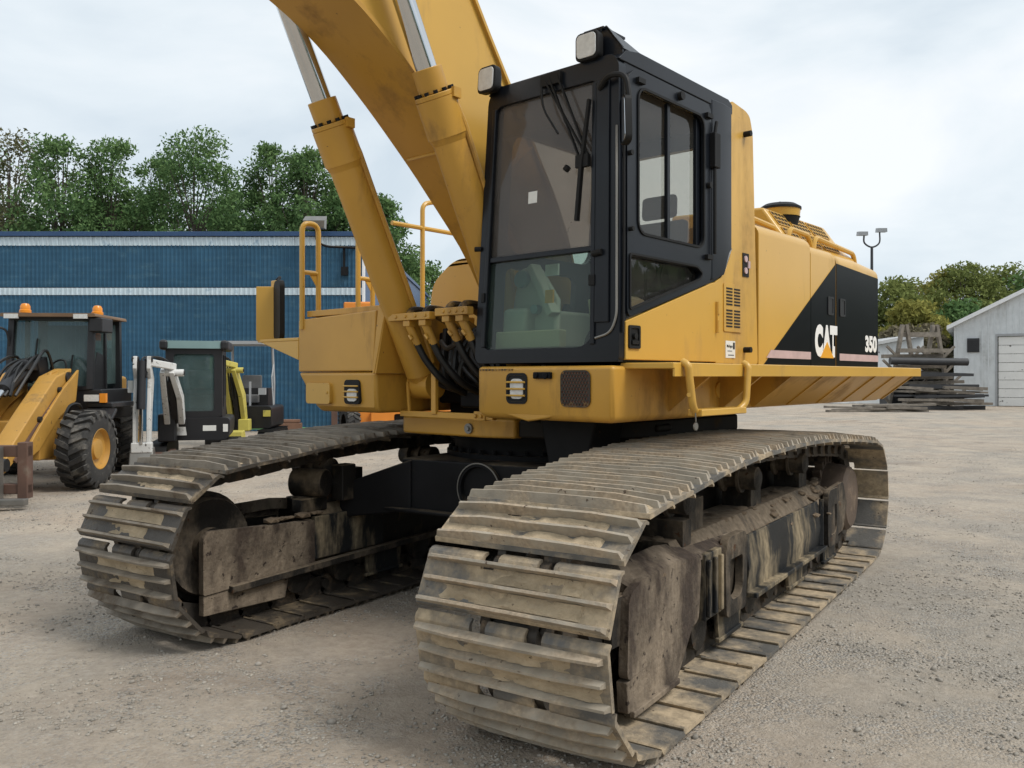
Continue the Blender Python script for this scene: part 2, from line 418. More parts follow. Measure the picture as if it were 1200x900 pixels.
def shoe_mesh(seed, dark=False):
    rd = random.Random(seed); mb = MB()
    pl = [(-.126, .083), (-.118, .101), (.112, .101), (.130, .089), (.142, .066), (.133, .060), (.114, .080), (-.122, .078)]
    cut = [(-.126, .083), (-.118, .101), (.062, .101), (.062, .080), (-.122, .078)]
    for (a, b, pr) in ((-SW, -.175, pl), (-.175, -.095, cut), (-.095, .095, pl), (.095, .175, cut), (.175, SW, pl)):
        mb.plate(pr, 'x', a, b)
    mb.cur = 1
    for gy in (-.100, -.008, .084):
        dx0, dx1 = rd.uniform(.0, .02), rd.uniform(.0, .02)
        xs = [-SW + dx0, -.25, 0, .25, SW - dx1]; rings = []
        for k, x in enumerate(xs):
            h = .049 + rd.uniform(-.006, .003); s = .012 if k in (0, 4) else 0
            rings.append([(x, gy-.014, .099), (x, gy+.014, .099), (x + (s if k == 0 else -s if k == 4 else 0), gy+.005, .099+h*(.7 if s else 1)), (x + (s if k == 0 else -s if k == 4 else 0), gy-.007, .099+h*(.7 if s else 1))])
        mb.loft(rings)
    mb.cur = 2
    for gy in (-.054, .038):                 # mud caked between the bars
        for q in range(rd.choice((1, 2, 2))):
            xa = rd.uniform(-.44, -.05); xb = min(.45, xa + rd.uniform(.35, .75)); nx, ny = 34, 7; sd = rd.uniform(0, 99)
            vs = []; fs = []
            for i in range(nx):
                for j in range(ny):
                    x = xa + (xb-xa)*i/(nx-1); y = gy - .031 + .062*j/(ny-1)
                    e = min(1, min(i, nx-1-i)/2.5)
                    h = (-.004 + .011*e + .020*(noise.noise(Vector((x*7+sd, y*20, sd)))*.75 + noise.noise(Vector((x*26+sd, y*46, sd)))*.45)) if 0 < i < nx-1 else -.012; h = max(-.012, min(h, .024))
                    vs.append((x, y, .100 + h))
            for i in range(nx-1):
                for j in range(ny-1): fs.append((i*ny+j, (i+1)*ny+j, (i+1)*ny+j+1, i*ny+j+1))
            mb.add(vs, fs)
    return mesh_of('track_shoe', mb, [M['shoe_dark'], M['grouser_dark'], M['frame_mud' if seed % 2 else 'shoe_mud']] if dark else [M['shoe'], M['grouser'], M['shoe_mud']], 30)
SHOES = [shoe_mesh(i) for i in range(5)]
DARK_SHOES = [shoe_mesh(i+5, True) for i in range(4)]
def link_mesh():
    mb = MB()
    for x in (-.135, .095):
        mb.plate(rrect(-.142, .142, -.055, .080, .05, 3), 'x', x, x+.04)
    mb.cyl((-.16, -.13, 0), (.16, -.13, 0), .036, n=10)
    return mesh_of('track_link', mb, M['link'], 30)
LINK = link_mesh()

def frame_mb():
    mb = MB()
    sec = [(-.20, .27), (.20, .27), (.225, .60), (.12, .74), (-.12, .74), (-.225, .60)]
    mb.loft([[(x, y, z) for x, z in sec] for y in (-1.45, -.5, .6, 1.6)] + [[(x*.8, 2.15, .27+(z-.27)*.75) for x, z in sec]])
    for s in (-1, 1):                         # fork for the front wheel, rear bracket plates
        mb.beam((s*.19, -1.5, .50), (s*.19, -2.28, .52), .04, .22)
        mb.plate(rpoly([(1.45, .28), (2.0, .30), (2.15, .52), (2.0, .72), (1.45, .70)], .05), 'x', s*.225, s*.26)
    for y in (-1.0, .1, 1.3):                 # carrier roller pedestals
        mb.box(-.10, .10, y-.10, y+.12, .72, .92)
    mb.box(-.16, .16, -1.34, -1.22, .70, .84)
    return mb
def lathe_mesh(name, prof, m, n=32): return mesh_of(name, MB().lathe(prof, (0, 0, 0), (1, 0, 0), n), m, 40)
IDLER = lathe_mesh('idler_wheel', [(.05, -.14), (.30, -.14), (.31, -.12), (.31, -.055), (.345, -.05), (.345, .05), (.31, .055), (.31, .12), (.30, .14), (.25, .12), (.12, .11), (.12, .16), (.0001, .16)], M['frame_mud'])
CARR = lathe_mesh('carrier_roller', [(.03, -.17), (.075, -.17), (.075, -.07), (.10, -.07), (.10, -.05), (.065, -.04), (.065, .04), (.10, .05), (.10, .07), (.078, .07), (.078, .17), (.055, .185), (.0001, .185)], M['frame_mud'], 20)
ROLL = lathe_mesh('track_roller', [(.03, -.19), (.115, -.19), (.115, -.15), (.085, -.15), (.085, -.06), (.12, -.05), (.12, .05), (.085, .06), (.085, .15), (.115, .15), (.115, .19), (.05, .20), (.0001, .20)], M['frame_mud'], 20)
def sprocket_mb():
    mb = MB(); prof = []
    n = 21
    for i in range(n):
        for (da, r) in ((-.32, .315), (-.14, .375), (.14, .375), (.32, .315)):
            t = 2*PI*(i+da)/n; prof.append((r*math.cos(t), r*math.sin(t)))
    mb.plate(prof, 'x', -.035, .035)
    return mb
SPRK = mesh_of('sprocket', sprocket_mb(), M['sprocket'], 30)

def side_guard(s):
    """front shield beside the idler; s is the side it faces"""
    mb = MB()
    if s == side: o = rpoly([(-2.21, .25), (-1.34, .32), (-1.30, .65), (-1.62, .69), (-2.05, .68), (-2.19, .63)], .05)
    else: o = rpoly([(-2.44, .27), (-1.52, .30), (-1.52, .61), (-2.40, .66), (-2.44, .62)], .02)
    mb.plate(o, 'x', s*.205, s*.250)
    if s == side: mb.loft([[(s*.245, y, z-.02), (s*.245, y, z), (s*.11, y, z+.06), (s*.11, y, z-.02)] for y, z in ((-2.12, .64), (-1.95, .685), (-1.62, .69), (-1.30, .655), (-.6, .64))])
    return mb
def guard_skid(s):
    mb = MB()
    if s == side:
        mb.plate([(-2.19, .10), (-1.62, .09), (-1.40, .32), (-2.205, .245)], 'x', s*.19, s*.246)
        mb.box(min(s*.24, s*.268), max(s*.24, s*.268), -2.17, -1.64, .08, .11)
    else: mb.plate([(-2.43, .14), (-1.78, .12), (-1.74, .29), (-2.43, .265)], 'x', s*.19, s*.24)
    return mb
def step_panel(s):
    mb = MB()
    mb.loft([[(s*.225, y, .29), (s*.255, y, .29), (s*.268, y, .45), (s*.240, y, .645), (s*.222, y, .645)] for y in (-.55, .4, 1.20)] )
    mb.box(min(s*.24, s*.315), max(s*.24, s*.315), -.55, 1.22, .275, .305)
    mb.beam((s*.27, 1.20, .30), (s*.25, 1.28, .65), .035, .05)
    return mb
def cover_mb(s):
    mb = MB()
    mb.box(min(s*.22, s*.262), max(s*.22, s*.262), -1.27, -1.02, .30, .66)
    for y in (-1.25, -1.15, -1.06): mb.box(min(s*.26, s*.285), max(s*.26, s*.285), y-.018, y+.018, .32, .63)
    return mb
def step_frame(s, y0, y1):
    mb = MB(); d = .06
    mb.plate(rpoly([(y0-d, .24), (y1+d, .24), (y1+d*1.6, .60), (y1+d, .70), (y0-d*.5, .70), (y0-d*1.3, .58)], .05), 'x', s*.222, s*.27, holes=[rrect(y0, y1, .33, .565, [.07, .07, .02, .02])])
    return mb
def rock_guard(s, y0, y1):
    mb = MB()
    mb.plate([(y0, .285), (y0+.03, .10), (y1-.03, .10), (y1, .285)], 'x', s*.195, s*.222)
    mb.beam((s*.22, y0, .115), (s*.22, y1, .115), .03, .025)
    return mb

for side in (-1, 1):
    xc = XC + side*HG
    tf = obj('track_frame', frame_mb(), M['frame_mud'] if side > 0 else M['frame_black'], EXC, bevel=.012, loc=(xc, .09 if side < 0 else 0, 0))
    tf['label'] = 'muddy track frame under the cab side' if side > 0 else 'muddy track frame on the far side, seen from inside'
    P = even(track_path(), NSHOE)
    rd = random.Random(3+side)
    for i in range(NSHOE):
        a, b = P[i], P[(i+1) % NSHOE]; d = (b-a).normalized(); c = (a+b)/2
        # y along the travel direction, z outward
        Y = Vector((0, d.x, d.y)); Z = Vector((0, d.y, -d.x))
        if Z.dot(Vector((0, c.x, c.y-.5))) < 0: Z = -Z
        X = Y.cross(Z)
        mtx = Matrix.Translation(Vector((0, c.x, c.y))) @ Matrix((X, Y, Z)).transposed().to_4x4() @ Matrix.Rotation(R(rd.uniform(-1.2, 1.2)), 4, 'X')
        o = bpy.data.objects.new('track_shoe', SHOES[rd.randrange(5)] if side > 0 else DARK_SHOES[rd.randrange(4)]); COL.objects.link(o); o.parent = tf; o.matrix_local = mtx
        o = bpy.data.objects.new('track_link', LINK); COL.objects.link(o); o.parent = tf; o.matrix_local = mtx
    obj('idler_wheel', IDLER, None, tf, loc=(0, -2.30, .54))
    o = obj('sprocket', SPRK, None, tf, loc=(0, 2.42, .525))
    mb = MB()
    mb.lathe([(.21, -.25), (.25, -.25), (.25, -.06), (.30, -.05), (.30, .05), (.305, .10), (.285, .215), (.25, .245), (.0001, .25)], (0, 2.42, .525), (1, 0, 0), 32)
    obj('final_drive', mb, M['sprocket'], tf)
    for y in (-1.28, -.08, 1.1): obj('carrier_roller', CARR, None, tf, loc=(0, y, .945))
    for k in range(9): obj('track_roller', ROLL, None, tf, loc=(0, -1.62 + k*.44, .225))
    for s in (-1, 1):
        obj('front_guard', side_guard(s), M['guard_rust'], tf, bevel=.008)
        obj('guard_skid', guard_skid(s), M['guard_rust'], tf, bevel=.006)
        for y0 in (-.98, .45, 1.45): obj('roller_guard', rock_guard(s, y0, y0+.42), M['panel_mud'], tf, bevel=.006)
    s = side
    obj('step_panel', step_panel(s), M['panel_mud'], tf, bevel=.006)
    obj('cover_plate', cover_mb(s), M['panel_mud'], tf, bevel=.008)
    obj('step_frame', step_frame(s, -.90, -.68), M['frame_mud'], tf, bevel=.012)
    obj('step_frame', step_frame(s, 1.50, 1.72), M['frame_mud'], tf, bevel=.012)
    mb = MB(); mb.box(min(-s*.2, -s*.243), max(-s*.2, -s*.243), -1.51, -.80, .33, .63); obj('inner_panel', mb, M['panel_mud'], tf, bevel=.008)
    if side > 0:
        mb = MB(); mb.plate([(-1.9, .6), (2.1, .6), (2.1, .86), (1.2, .93), (-.6, .96), (-1.6, .90)], 'x', -.20, -.17); obj('gap_shade_plate', mb, M['frame_black'], tf)  # dark plate added to shade the view through the gap above the frame
    # inner rail, as seen on the far track
    mb = MB(); mb.beam((-s*.262, -2.25, .275), (-s*.25, 1.9, .36), .05, .05)
    obj('inner_rail', mb, M['frame_mud'], tf, bevel=.008)
    mb = MB(); q = 0
    for k in range(150):
        y = rd.uniform(-2.0, 1.9); x = rd.gauss(0, .11)
        z = .74 if abs(x) < .12 else .74 - (abs(x)-.12)*1.35
        if y < -1.45: z = .66; x = rd.choice((-1, 1))*.22
        mb.blob((x, y, z-.005), rd.uniform(.012, .045), k, 1, (1.2, 1.5, .55))
    tag(obj('mud_clods', mb, M['mudlump'], tf), kind='stuff')
    mb = MB()
    if side < 0:                               # the bracket seen through the gap under the far track
        mb.box(.19, .30, -1.30, -1.16, .72, .98); mb.cyl((.02, -1.5, .86), (.26, -1.42, .86), .10, n=18); mb.box(.1, .2, -1.6, -1.35, .66, .76)
        obj('roller_bracket', mb, M['frame_black'], tf, bevel=.01)

# ---- car body between the tracks -------------------------------------------
mb = MB()
def leg(sx, sy):
    x0, x1 = XC + sx*.62, XC + sx*1.22
    mb.loft([[(x0, sy*.45, .66), (x0, sy*1.02, .66), (x0, sy*1.02, 1.03), (x0, sy*.45, 1.03)],
             [(x1, sy*.62, .58), (x1, sy*1.12, .58), (x1, sy*1.12, .82), (x1, sy*.62, .82)]])
for sx in (-1, 1):
    for sy in (-1, 1): leg(sx, sy)
mb.box(XC-.72, XC+.72, -1.0, 1.0, .64, 1.035)
mb.box(XC-1.0, XC+1.0, -1.06, -.98, .655, .685)
obj('car_body', mb, M['chassis'], EXC, bevel=.02)
mb = MB()
mb.lathe([(.165, -.12), (.175, .03), (.150, .03), (.140, -.02), (.0001, -.03)], (.05, -1.0, .865), (0, -1, 0), 28)
o = obj('swivel_ring', mb, M['chassis'], EXC)
mb = MB(); mb.lathe([(.168, .028), (.176, .028), (.176, .036), (.168, .036), (.168, .028)], (.05, -1.0, .865), (0, -1, 0), 40, cap=False); obj('worn_rim', mb, M['steel'], o)
mb = MB(); mb.box(.30, .44, -1.006, -1.002, .905, .965)
obj('data_plate', mb, M['paper'], EXC)
mb = MB()
mb.lathe([(.80, 1.03), (.80, 1.07), (.74, 1.07), (.74, 1.16), (.78, 1.16), (.78, 1.20), (.0001, 1.20)], (0, 0, 0), (0, 0, 1), 64)
for i in range(40):
    t = 2*PI*i/40; mb.cyl((.77*math.cos(t), .77*math.sin(t), 1.07), (.77*math.cos(t), .77*math.sin(t), 1.10), .018, n=6)
obj('swing_bearing', mb, M['chassis'], EXC)
mb = MB(); mb.loft([[(.72, -.92, 1.03), (1.0, -.92, 1.03), (1.0, -.6, 1.03), (.72, -.6, 1.03)], [(.64, -.92, 1.36), (1.10, -.92, 1.36), (1.10, -.6, 1.36), (.64, -.6, 1.36)]])
obj('swing_motor_guard', mb, M['chassis'], EXC, up=True, bevel=.02)

# ---- upper frame ------------------------------------------------------------
U = 1.48
mb = MB()
mb.plate([(-.60, -.98), (.22, -.98), (.42, -.9), (.42, -.5), (-.95, -.3), (-.95, -.62)], 'z', 1.205, 1.335)
obj('turntable', mb, M['yellow_worn'], EXC, up=True, bevel=.02)
mb = MB(); mb.plate([(.425, -.88), (.95, -.80), (1.12, -.3), (1.12, .9), (-1.1, .9), (-.9, -.28), (.42, -.49)], 'z', 1.21, 1.332); mb.box(1.0, 1.14, -.3, -.1, 1.25, 1.30); obj('frame_underside', mb, M['grime'], EXC, up=True, bevel=.02)
mb = MB(); mb.cyl((.08, -1.0, 1.265), (.08, -.97, 1.265), .035, n=16); mb.cyl((.08, -1.012, 1.265), (.08, -.99, 1.265), .018, n=6)
obj('drain_plug', mb, M['steel'], EXC, up=True)
mb = MB()
mb.box(-.50, .42, -.60, 3.0, 1.34, 1.62)
mb.box(-1.42, 1.40, -.2, 3.05, 1.40, 1.66)
obj('main_frame', mb, M['grime'], EXC, up=True, bevel=.015)

# lower skirt under the cab: front face, corner and long side
mb = MB()
ring = lambda v0, z0, z1: None
out = [(.455, -1.30), (1.475, -1.30), (1.475, -.2), (.455, -.2)]
low = [(.50, -1.27), (1.45, -1.27), (1.45, -.2), (.50, -.2)]
mb.loft([[(a, b, 1.36) for a, b in low], [(a, b, 1.40) for a, b in out], [(a, b, 1.68) for a, b in out]])
obj('front_skirt', mb, M['yellow_worn'], EXC, up=True, bevel=.025, seg=3)
mb = MB(); mb.loft([[(a, v, b) for a, b in ((.56, 1.41), (.70, 1.383), (.86, 1.352), (1.0, 1.372), (1.16, 1.41))] for v in (-1.296, -1.25)])
obj('skirt_lip', mb, M['yellow_worn'], EXC, up=True, bevel=.012)
mb = MB(); mb.cur = 0
mb.plate(rrect(.70, .865, 1.455, 1.64, .035), 'y', -1.306, -1.298, holes=[rrect(.715, .85, 1.47, 1.625, .025)])
mb.plate(rrect(.716, .849, 1.471, 1.624, .025), 'y', -1.303, -1.300)
sk = obj('lamp_recess', mb, M['dark'], EXC, up=True)
mb = MB(); mb.plate(rrect(.735, .835, 1.485, 1.605, .03), 'y', -1.310, -1.302); obj('headlight', mb, M['lens'], sk, bevel=.004)
mb = MB()
for z in (1.505, 1.545, 1.585): mb.cyl((.71, -1.315, z), (.855, -1.315, z), .006, n=6)
obj('lamp_bars', mb, M['yellow'], sk)
# perforated grille: hexagon holes punched through a plate
mb = MB(); holes = []
for j in range(11):
    for i in range(9):
        x = 1.135 + i*.0208 + (j % 2)*.0104; z = 1.46 + j*.0178
        if x < 1.315: holes.append([(x+.0078*math.cos(R(60*k+30)), z+.0078*math.sin(R(60*k+30))) for k in range(6)])
mb.plate(rrect(1.118, 1.328, 1.445, 1.655, .04), 'y', -1.309, -1.304, holes=holes)
g = obj('vent_grille', mb, M['yellow_grime'], EXC, up=True, smooth=0)
mb = MB(); mb.plate(rrect(1.124, 1.322, 1.451, 1.649, .035), 'y', -1.3035, -1.3005); obj('grille_backing', mb, M['mesh_red'], g)
mb = MB(); mb.box(.925, 1.055, -1.325, -1.30, 1.605, 1.645); mb.cyl((.95, -1.335, 1.625), (.95, -1.32, 1.625), .018, n=10); mb.cyl((1.02, -1.335, 1.622), (1.02, -1.32, 1.622), .020, n=10)
obj('marker_lamp', mb, M['black'], EXC, up=True, bevel=.006)
mb = MB()
for i in range(11): mb.box(.475+i*.026, .490+i*.026, -1.300-.006, -1.295, 1.655, 1.664)
tag(obj('weld_drips', mb, M['yellow_grime'], EXC, up=True), kind='stuff')

# side of the frame and the walkway with its gussets
mb = MB(); mb.plate([(-.2, 1.40), (3.05, 1.40), (3.20, 1.66), (-.2, 1.66)], 'x', 1.38, 1.45)
obj('frame_side', mb, M['yellow_worn'], EXC, up=True, bevel=.01)
mb = MB(); mb.plate([(1.44, -1.18), (1.77, -1.16), (1.79, 3.18), (1.44, 3.10)], 'z', 1.662, 1.695)
cw = obj('walkway', mb, M['yellow'], EXC, up=True, bevel=.006)
mb = MB(); mb.beam((1.765, -1.15, 1.645), (1.785, 3.17, 1.645), .012, .05); obj('walkway_lip', mb, M['yellow'], cw)
for k, v in enumerate([-.72, -.05, .42, .98, 1.55, 2.1, 2.6, 3.10]):
    mb = MB(); mb.plate([(1.45, 1.41), (1.472, 1.408), (1.762, 1.633), (1.77, 1.66), (1.45, 1.66)], 'y', v, v+.022)
    obj('gusset', mb, M['yellow_worn'], cw)
mb = MB(); mb.loft([[(1.452, v, 1.415), (1.46, v, 1.41), (1.745, v, 1.632), (1.735, v, 1.642)] for v in (.46, 1.4, 3.08)])
obj('walkway_apron', mb, M['yellow_worn'], cw)
for v in (.10, .30): 
    mb = MB(); mb.cyl((1.45, v-.35, 1.53), (1.462, v-.35, 1.53), .05, n=20); obj('access_plug', mb, M['yellow'], EXC, up=True)
# boarding step
mb = MB()
STP = None
for v in (-1.06, -.34):
    mb = MB(); mb.tube(arc_pts([(1.765, v, 1.70), (1.80, v, 1.68), (1.80, v+(.05 if v < -.6 else -.03), 1.46), (1.78, v+(.12 if v < -.6 else -.10), 1.415)], .08), .022, 10)
    if v < -.6: mb.tube([(1.80, -1.05, 1.52), (1.70, -.86, 1.52)], .013, 8)
    st = obj('step_hanger', mb, M['yellow'], EXC, up=True)
mb = MB(); mb.box(1.74, 1.83, -.96, -.42, 1.40, 1.438); obj('step_tread', mb, M['yellow'], st, bevel=.006)
mb = MB(); mb.tube([(1.80, -.98, 1.42), (1.80, -.975, 1.37)], .004, 6); mb.cyl((1.795, -.975, 1.345), (1.803, -.975, 1.345), .022, n=14); obj('hanging_tag', mb, M['steel'], st)

# ---- engine house -------------------------------------------------------------
def hood(v0, v1, ztop, r=.16, zin=None):
    sec = [(.2, 1.70), (U, 1.70), (U, ztop)]
    for i in range(1, 8):
        t = R(90*i/7); sec.append((U - r + r*math.cos(t), ztop + r*.62*math.sin(t)))
    sec += [(.2, ztop + r*.62 + .02)]
    return [[(a, v, b) for a, b in sec] for v in (v0, v1)]
mb = MB(); mb.loft(hood(.484, 1.394, 2.62)); a1 = obj('engine_door', mb, M['yellow'], EXC, up=True, bevel=.006)
mb = MB(); mb.loft(hood(1.402, 1.915, 2.575)); a2 = obj('engine_door', mb, M['yellow'], EXC, up=True, bevel=.006)
sec = hood(1.93, 2.45, 2.56)
s2 = hood(1.93, 2.95, 2.53)[1]; s3 = [(a - .10*(a > .3), 3.12, b - .02*(b > 1.8)) for a, _, b in s2]; s4 = [(a - .30*(a > .3), 3.24, b - .06*(b > 1.8)) for a, _, b in s2]
mb = MB(); mb.loft([sec[0], sec[1], s2, s3, s4]); a3 = obj('rear_cowl', mb, M['yellow'], EXC, up=True, smooth=50)
mb = MB()
mb.plate([(.56, 1.703), (1.394, 1.703), (1.394, 2.225)], 'x', U-.001, U+.0035); obj('black_paint_field', mb, M['black'], a1)
mb = MB(); mb.plate([(1.402, 1.703), (1.914, 1.703), (1.914, 2.545), (1.402, 2.230)], 'x', U-.001, U+.0035); obj('black_paint_field', mb, M['black'], a2)
mb = MB(); r0 = [(1.932, 1.703), (2.95, 1.703), (2.95, 2.515), (1.932, 2.555)]
mb.plate(r0, 'x', U-.001, U+.0035)
mb.loft([[(U-.002, 2.95, 1.703), (U+.0035, 2.95, 1.703), (U+.0035, 2.95, 2.515), (U-.002, 2.95, 2.515)], [(U-.102, 3.122, 1.703), (U-.0965, 3.122, 1.703), (U-.0965, 3.122, 2.495), (U-.102, 3.122, 2.495)],
         [(U-.302, 3.242, 1.703), (U-.2965, 3.243, 1.703), (U-.2965, 3.243, 2.455), (U-.302, 3.242, 2.455)]])
a4 = obj('black_paint_field', mb, M['black'], a3)
mb = MB(); mb.plate([(.60, 1.752), (1.394, 1.752), (1.394, 1.810), (.675, 1.810)], 'x', U+.0034, U+.0055); obj('side_stripe', mb, M['pink'], a1)
mb = MB(); mb.plate([(2.0, 1.752), (2.95, 1.752), (2.95, 1.810), (2.0, 1.810)], 'x', U+.0034, U+.0055)
mb.loft([[(U+.003, 2.95, 1.752), (U+.006, 2.95, 1.752), (U+.006, 2.95, 1.81), (U+.003, 2.95, 1.81)], [(U-.098, 3.122, 1.752), (U-.094, 3.123, 1.752), (U-.094, 3.123, 1.81), (U-.098, 3.122, 1.81)]])
obj('side_stripe', mb, M['pink'], a3)
for (v, p) in ((1.80, a2), (2.06, a3)):
    mb = MB(); mb.plate(rrect(v-.06, v+.06, 2.12, 2.27, .012), 'x', U+.003, U+.010, holes=[rrect(v-.045, v+.045, 2.135, 2.255, .01)])
    mb.plate(rrect(v-.044, v+.044, 2.136, 2.254, .01), 'x', U+.003, U+.006)
    l = obj('door_latch', mb, M['loader_black'], p)
def lettering(text, v0, v1, z0, z1, m, parent, bold=.0, u=U+.005, th=.002, name='lettering', axis='u'):
    cu = bpy.data.curves.new(name, 'FONT'); cu.body = text; cu.size = 1; cu.offset = bold; cu.fill_mode = 'BOTH'; cu.extrude = 0; cu.resolution_u = 4
    t = bpy.data.objects.new(name, cu); COL.objects.link(t)
    dg = bpy.context.evaluated_depsgraph_get(); me = bpy.data.meshes.new_from_object(t.evaluated_get(dg))
    bpy.data.objects.remove(t)
    co = np.empty(len(me.vertices)*3); me.vertices.foreach_get('co', co); co = co.reshape(-1, 3)
    mn, mx_ = co.min(0), co.max(0)
    x = (co[:, 0]-mn[0])/(mx_[0]-mn[0])*(v1-v0)+v0; z = (co[:, 1]-mn[1])/(mx_[1]-mn[1])*(z1-z0)+z0
    n = np.stack([np.full(len(x), u), x, z], 1) if axis == 'u' else np.stack([x, np.full(len(x), u), z], 1)
    me.vertices.foreach_set('co', n.ravel()); me.materials.clear(); me.materials.append(m); me.update()
    o = bpy.data.objects.new(name, me); COL.objects.link(o); o.parent = parent
    return o
lettering('C', 1.475, 1.640, 1.775, 2.035, M['white_print'], a2, .075)
lettering('A', 1.630, 1.815, 1.775, 2.035, M['white_print'], a2, .075, u=U+.0048)
lettering('T', 1.785, 1.945, 1.775, 2.035, M['white_print'], a3, .075, u=U+.0056)
mb = MB(); mb.plate([(1.585, 1.768), (1.865, 1.768), (1.725, 1.900)], 'x', U+.0034, U+.0072); obj('logo_triangle', mb, M['logo_yellow'], a2)
lettering('350', 2.61, 2.915, 1.835, 1.985, M['white_print'], a3, .05)
lettering('L', 2.935, 3.00, 1.835, 1.935, M['grey_print'], a3, .0)
# raised deck with grilles on the hood
mb = MB(); mb.loft([[(.2, v, 2.66), (1.30, v, 2.66), (1.27, v, 2.71), (1.06, v, z1), (.2, v, z1+.03)] for v, z1 in ((1.45, 3.01), (2.72, 3.01), (2.93, 2.86))])
hd = obj('hood_deck', mb, M['yellow'], EXC, up=True, bevel=.04, seg=3)
def slope(v, s): # a point on the sloping grille face; s 0..1 up the face
    return Vector((1.268 - .205*s, v, 2.714 + .29*s))
nrm = Vector((.29, 0, .205)).normalized()
for (va, vb, sa, sb) in [(1.52, 1.78, .52, .92), (1.84, 2.20, .52, .92), (2.26, 2.62, .52, .92), (1.52, 1.78, .06, .42), (1.84, 2.20, .06, .42), (2.26, 2.62, .06, .42)]:
    q = MB(); ps = [slope(va, sa), slope(vb, sa), slope(vb, sb), slope(va, sb)]
    q.loft([[p + nrm*.001 for p in ps], [p + nrm*.004 for p in ps]])
    gg = obj('deck_grille', q, M['dark'], hd)
    q = MB()
    for k in range(4):
        s = sa + (sb-sa)*k/3; q.beam(slope(va, s) + nrm*.007, slope(vb, s) + nrm*.007, .006, .008)
    n = int((vb-va)/.055)
    for k in range(n+1):
        v = va + (vb-va)*k/n; q.beam(slope(v, sa) + nrm*.006, slope(v, sb) + nrm*.006, .006, .007)
    tag(obj('grille_slats', q, M['yellow'], hd), kind='stuff')
mb = MB(); mb.lathe([(.10, 2.68), (.10, 2.90), (.14, 2.90), (.165, 2.99), (.17, 2.99)], (1.0, 1.92, 0), (0, 0, 1), 28)
pc = obj('air_precleaner', mb, M['rubber'], EXC, up=True)
mb = MB(); mb.lathe([(.0001, 2.985), (.163, 2.985), (.172, 3.06), (.0001, 3.06)], (1.0, 1.92, 0), (0, 0, 1), 28); obj('precleaner_bowl', mb, M['yellow'], pc)
mb = MB(); mb.lathe([(.178, 3.055), (.178, 3.075), (.13, 3.105), (.0001, 3.11)], (1.0, 1.92, 0), (0, 0, 1), 28); mb.cyl((1.0, 1.92, 3.11), (1.0, 1.92, 3.13), .012, n=8); obj('precleaner_cap', mb, M['rubber'], pc)
for pts in ([(1.22, .50, 2.70), (1.22, .52, 2.84), (1.22, 1.32, 2.80), (1.22, 1.40, 2.69)], [(1.30, 1.38, 2.68), (1.30, 1.42, 2.80), (1.30, 1.80, 2.79), (1.30, 1.86, 2.68)], [(1.30, 1.90, 2.68), (1.30, 1.94, 2.79), (1.27, 2.92, 2.76), (1.27, 2.97, 2.64)]):
    mb = MB(); mb.tube(arc_pts(pts, .07), .022, 8); obj('hood_handrail', mb, M['yellow'], EXC, up=True)
mb = MB(); mb.box(1.10, 1.20, .49, 1.36, 2.68, 2.80); obj('hood_ledge', mb, M['yellow'], EXC, up=True, bevel=.02)
# far side of the house and the counterweight
mb = MB(); mb.loft([[(-1.46, v, 1.70), (.2, v, 1.70), (.2, v, 2.66), (-1.30, v, 2.66), (-1.46, v, 2.5)] for v in (1.2, 3.0)])
obj('far_cowl', mb, M['yellow'], EXC, up=True, bevel=.03)
mb = MB(); mb.loft([[(-1.40, v, z0), (1.18 if v > 3 else 1.34, v, z0), (1.18 if v > 3 else 1.34, v, 2.40), (-1.40, v, 2.40)] for v, z0 in ((2.6, 1.42), (3.24, 1.42), (3.45, 1.50))])
obj('counterweight', mb, M['black'], EXC, up=True, bevel=.05)

# ---- pillar behind the cab ------------------------------------------------------
mb = MB()
prof = [(.075, 1.705), (.474, 1.705), (.395, 3.30), (.35, 3.41), (.29, 3.435), (.085, 3.455), (.075, 3.43)]
mb.plate(rpoly(prof, .03), 'x', 1.27, U-.002); mb.box(.45, 1.30, .08, .46, 1.705, 2.46)
pl = obj('cab_rear_pillar', mb, M['yellow'], EXC, up=True, bevel=.012)
mb = MB(); mb.plate([(-.145, 1.705), (.08, 1.705), (.08, 2.50), (.055, 2.42), (0, 2.33), (-.08, 2.262), (-.145, 2.232)], 'x', 1.40, U+.001)
obj('lower_side_panel', mb, M['yellow'], pl, bevel=.004)
mb = MB(); mb.plate(rrect(-.045, .215, 1.915, 2.235, .015), 'x', U, U+.008); vp = obj('vent_panel', mb, M['yellow'], EXC, up=True, bevel=.003)
mb = MB()
for z0 in (1.945, 2.09):
    for i in range(6):
        for va in (-.015, .095): mb.box(U+.007, U+.0105, va, va+.085, z0+i*.021, z0+i*.021+.0105)
tag(obj('vent_slots', mb, M['dark'], vp), kind='stuff')
mb = MB(); mb.box(U-.003, U+.004, .235, .325, 2.30, 2.46); rc = obj('latch_recess', mb, M['dark'], EXC, up=True)
mb = MB(); mb.cyl((U+.004, .27, 2.42), (U+.012, .27, 2.42), .022, n=12); mb.cyl((U+.004, .27, 2.34), (U+.012, .27, 2.34), .022, n=12); mb.box(U+.003, U+.012, .30, .33, 2.36, 2.41); obj('latch', mb, M['pink'], rc)
for z in (1.80, 3.27):
    mb = MB(); mb.cyl((U-.002, .265, z), (U+.05, .265, z), .020, n=10); obj('rubber_stop', mb, M['rubber'], EXC, up=True)
mb = MB(); mb.plate([(-.015, 1.742), (.12, 1.742), (.12, 1.855), (-.015, 1.855)], 'x', U+.001, U+.004); dc = obj('dealer_sticker', mb, M['paper'], EXC, up=True)
lettering('Michigan', .0, .082, 1.805, 1.830, M['dark'], dc, .02, u=U+.005)
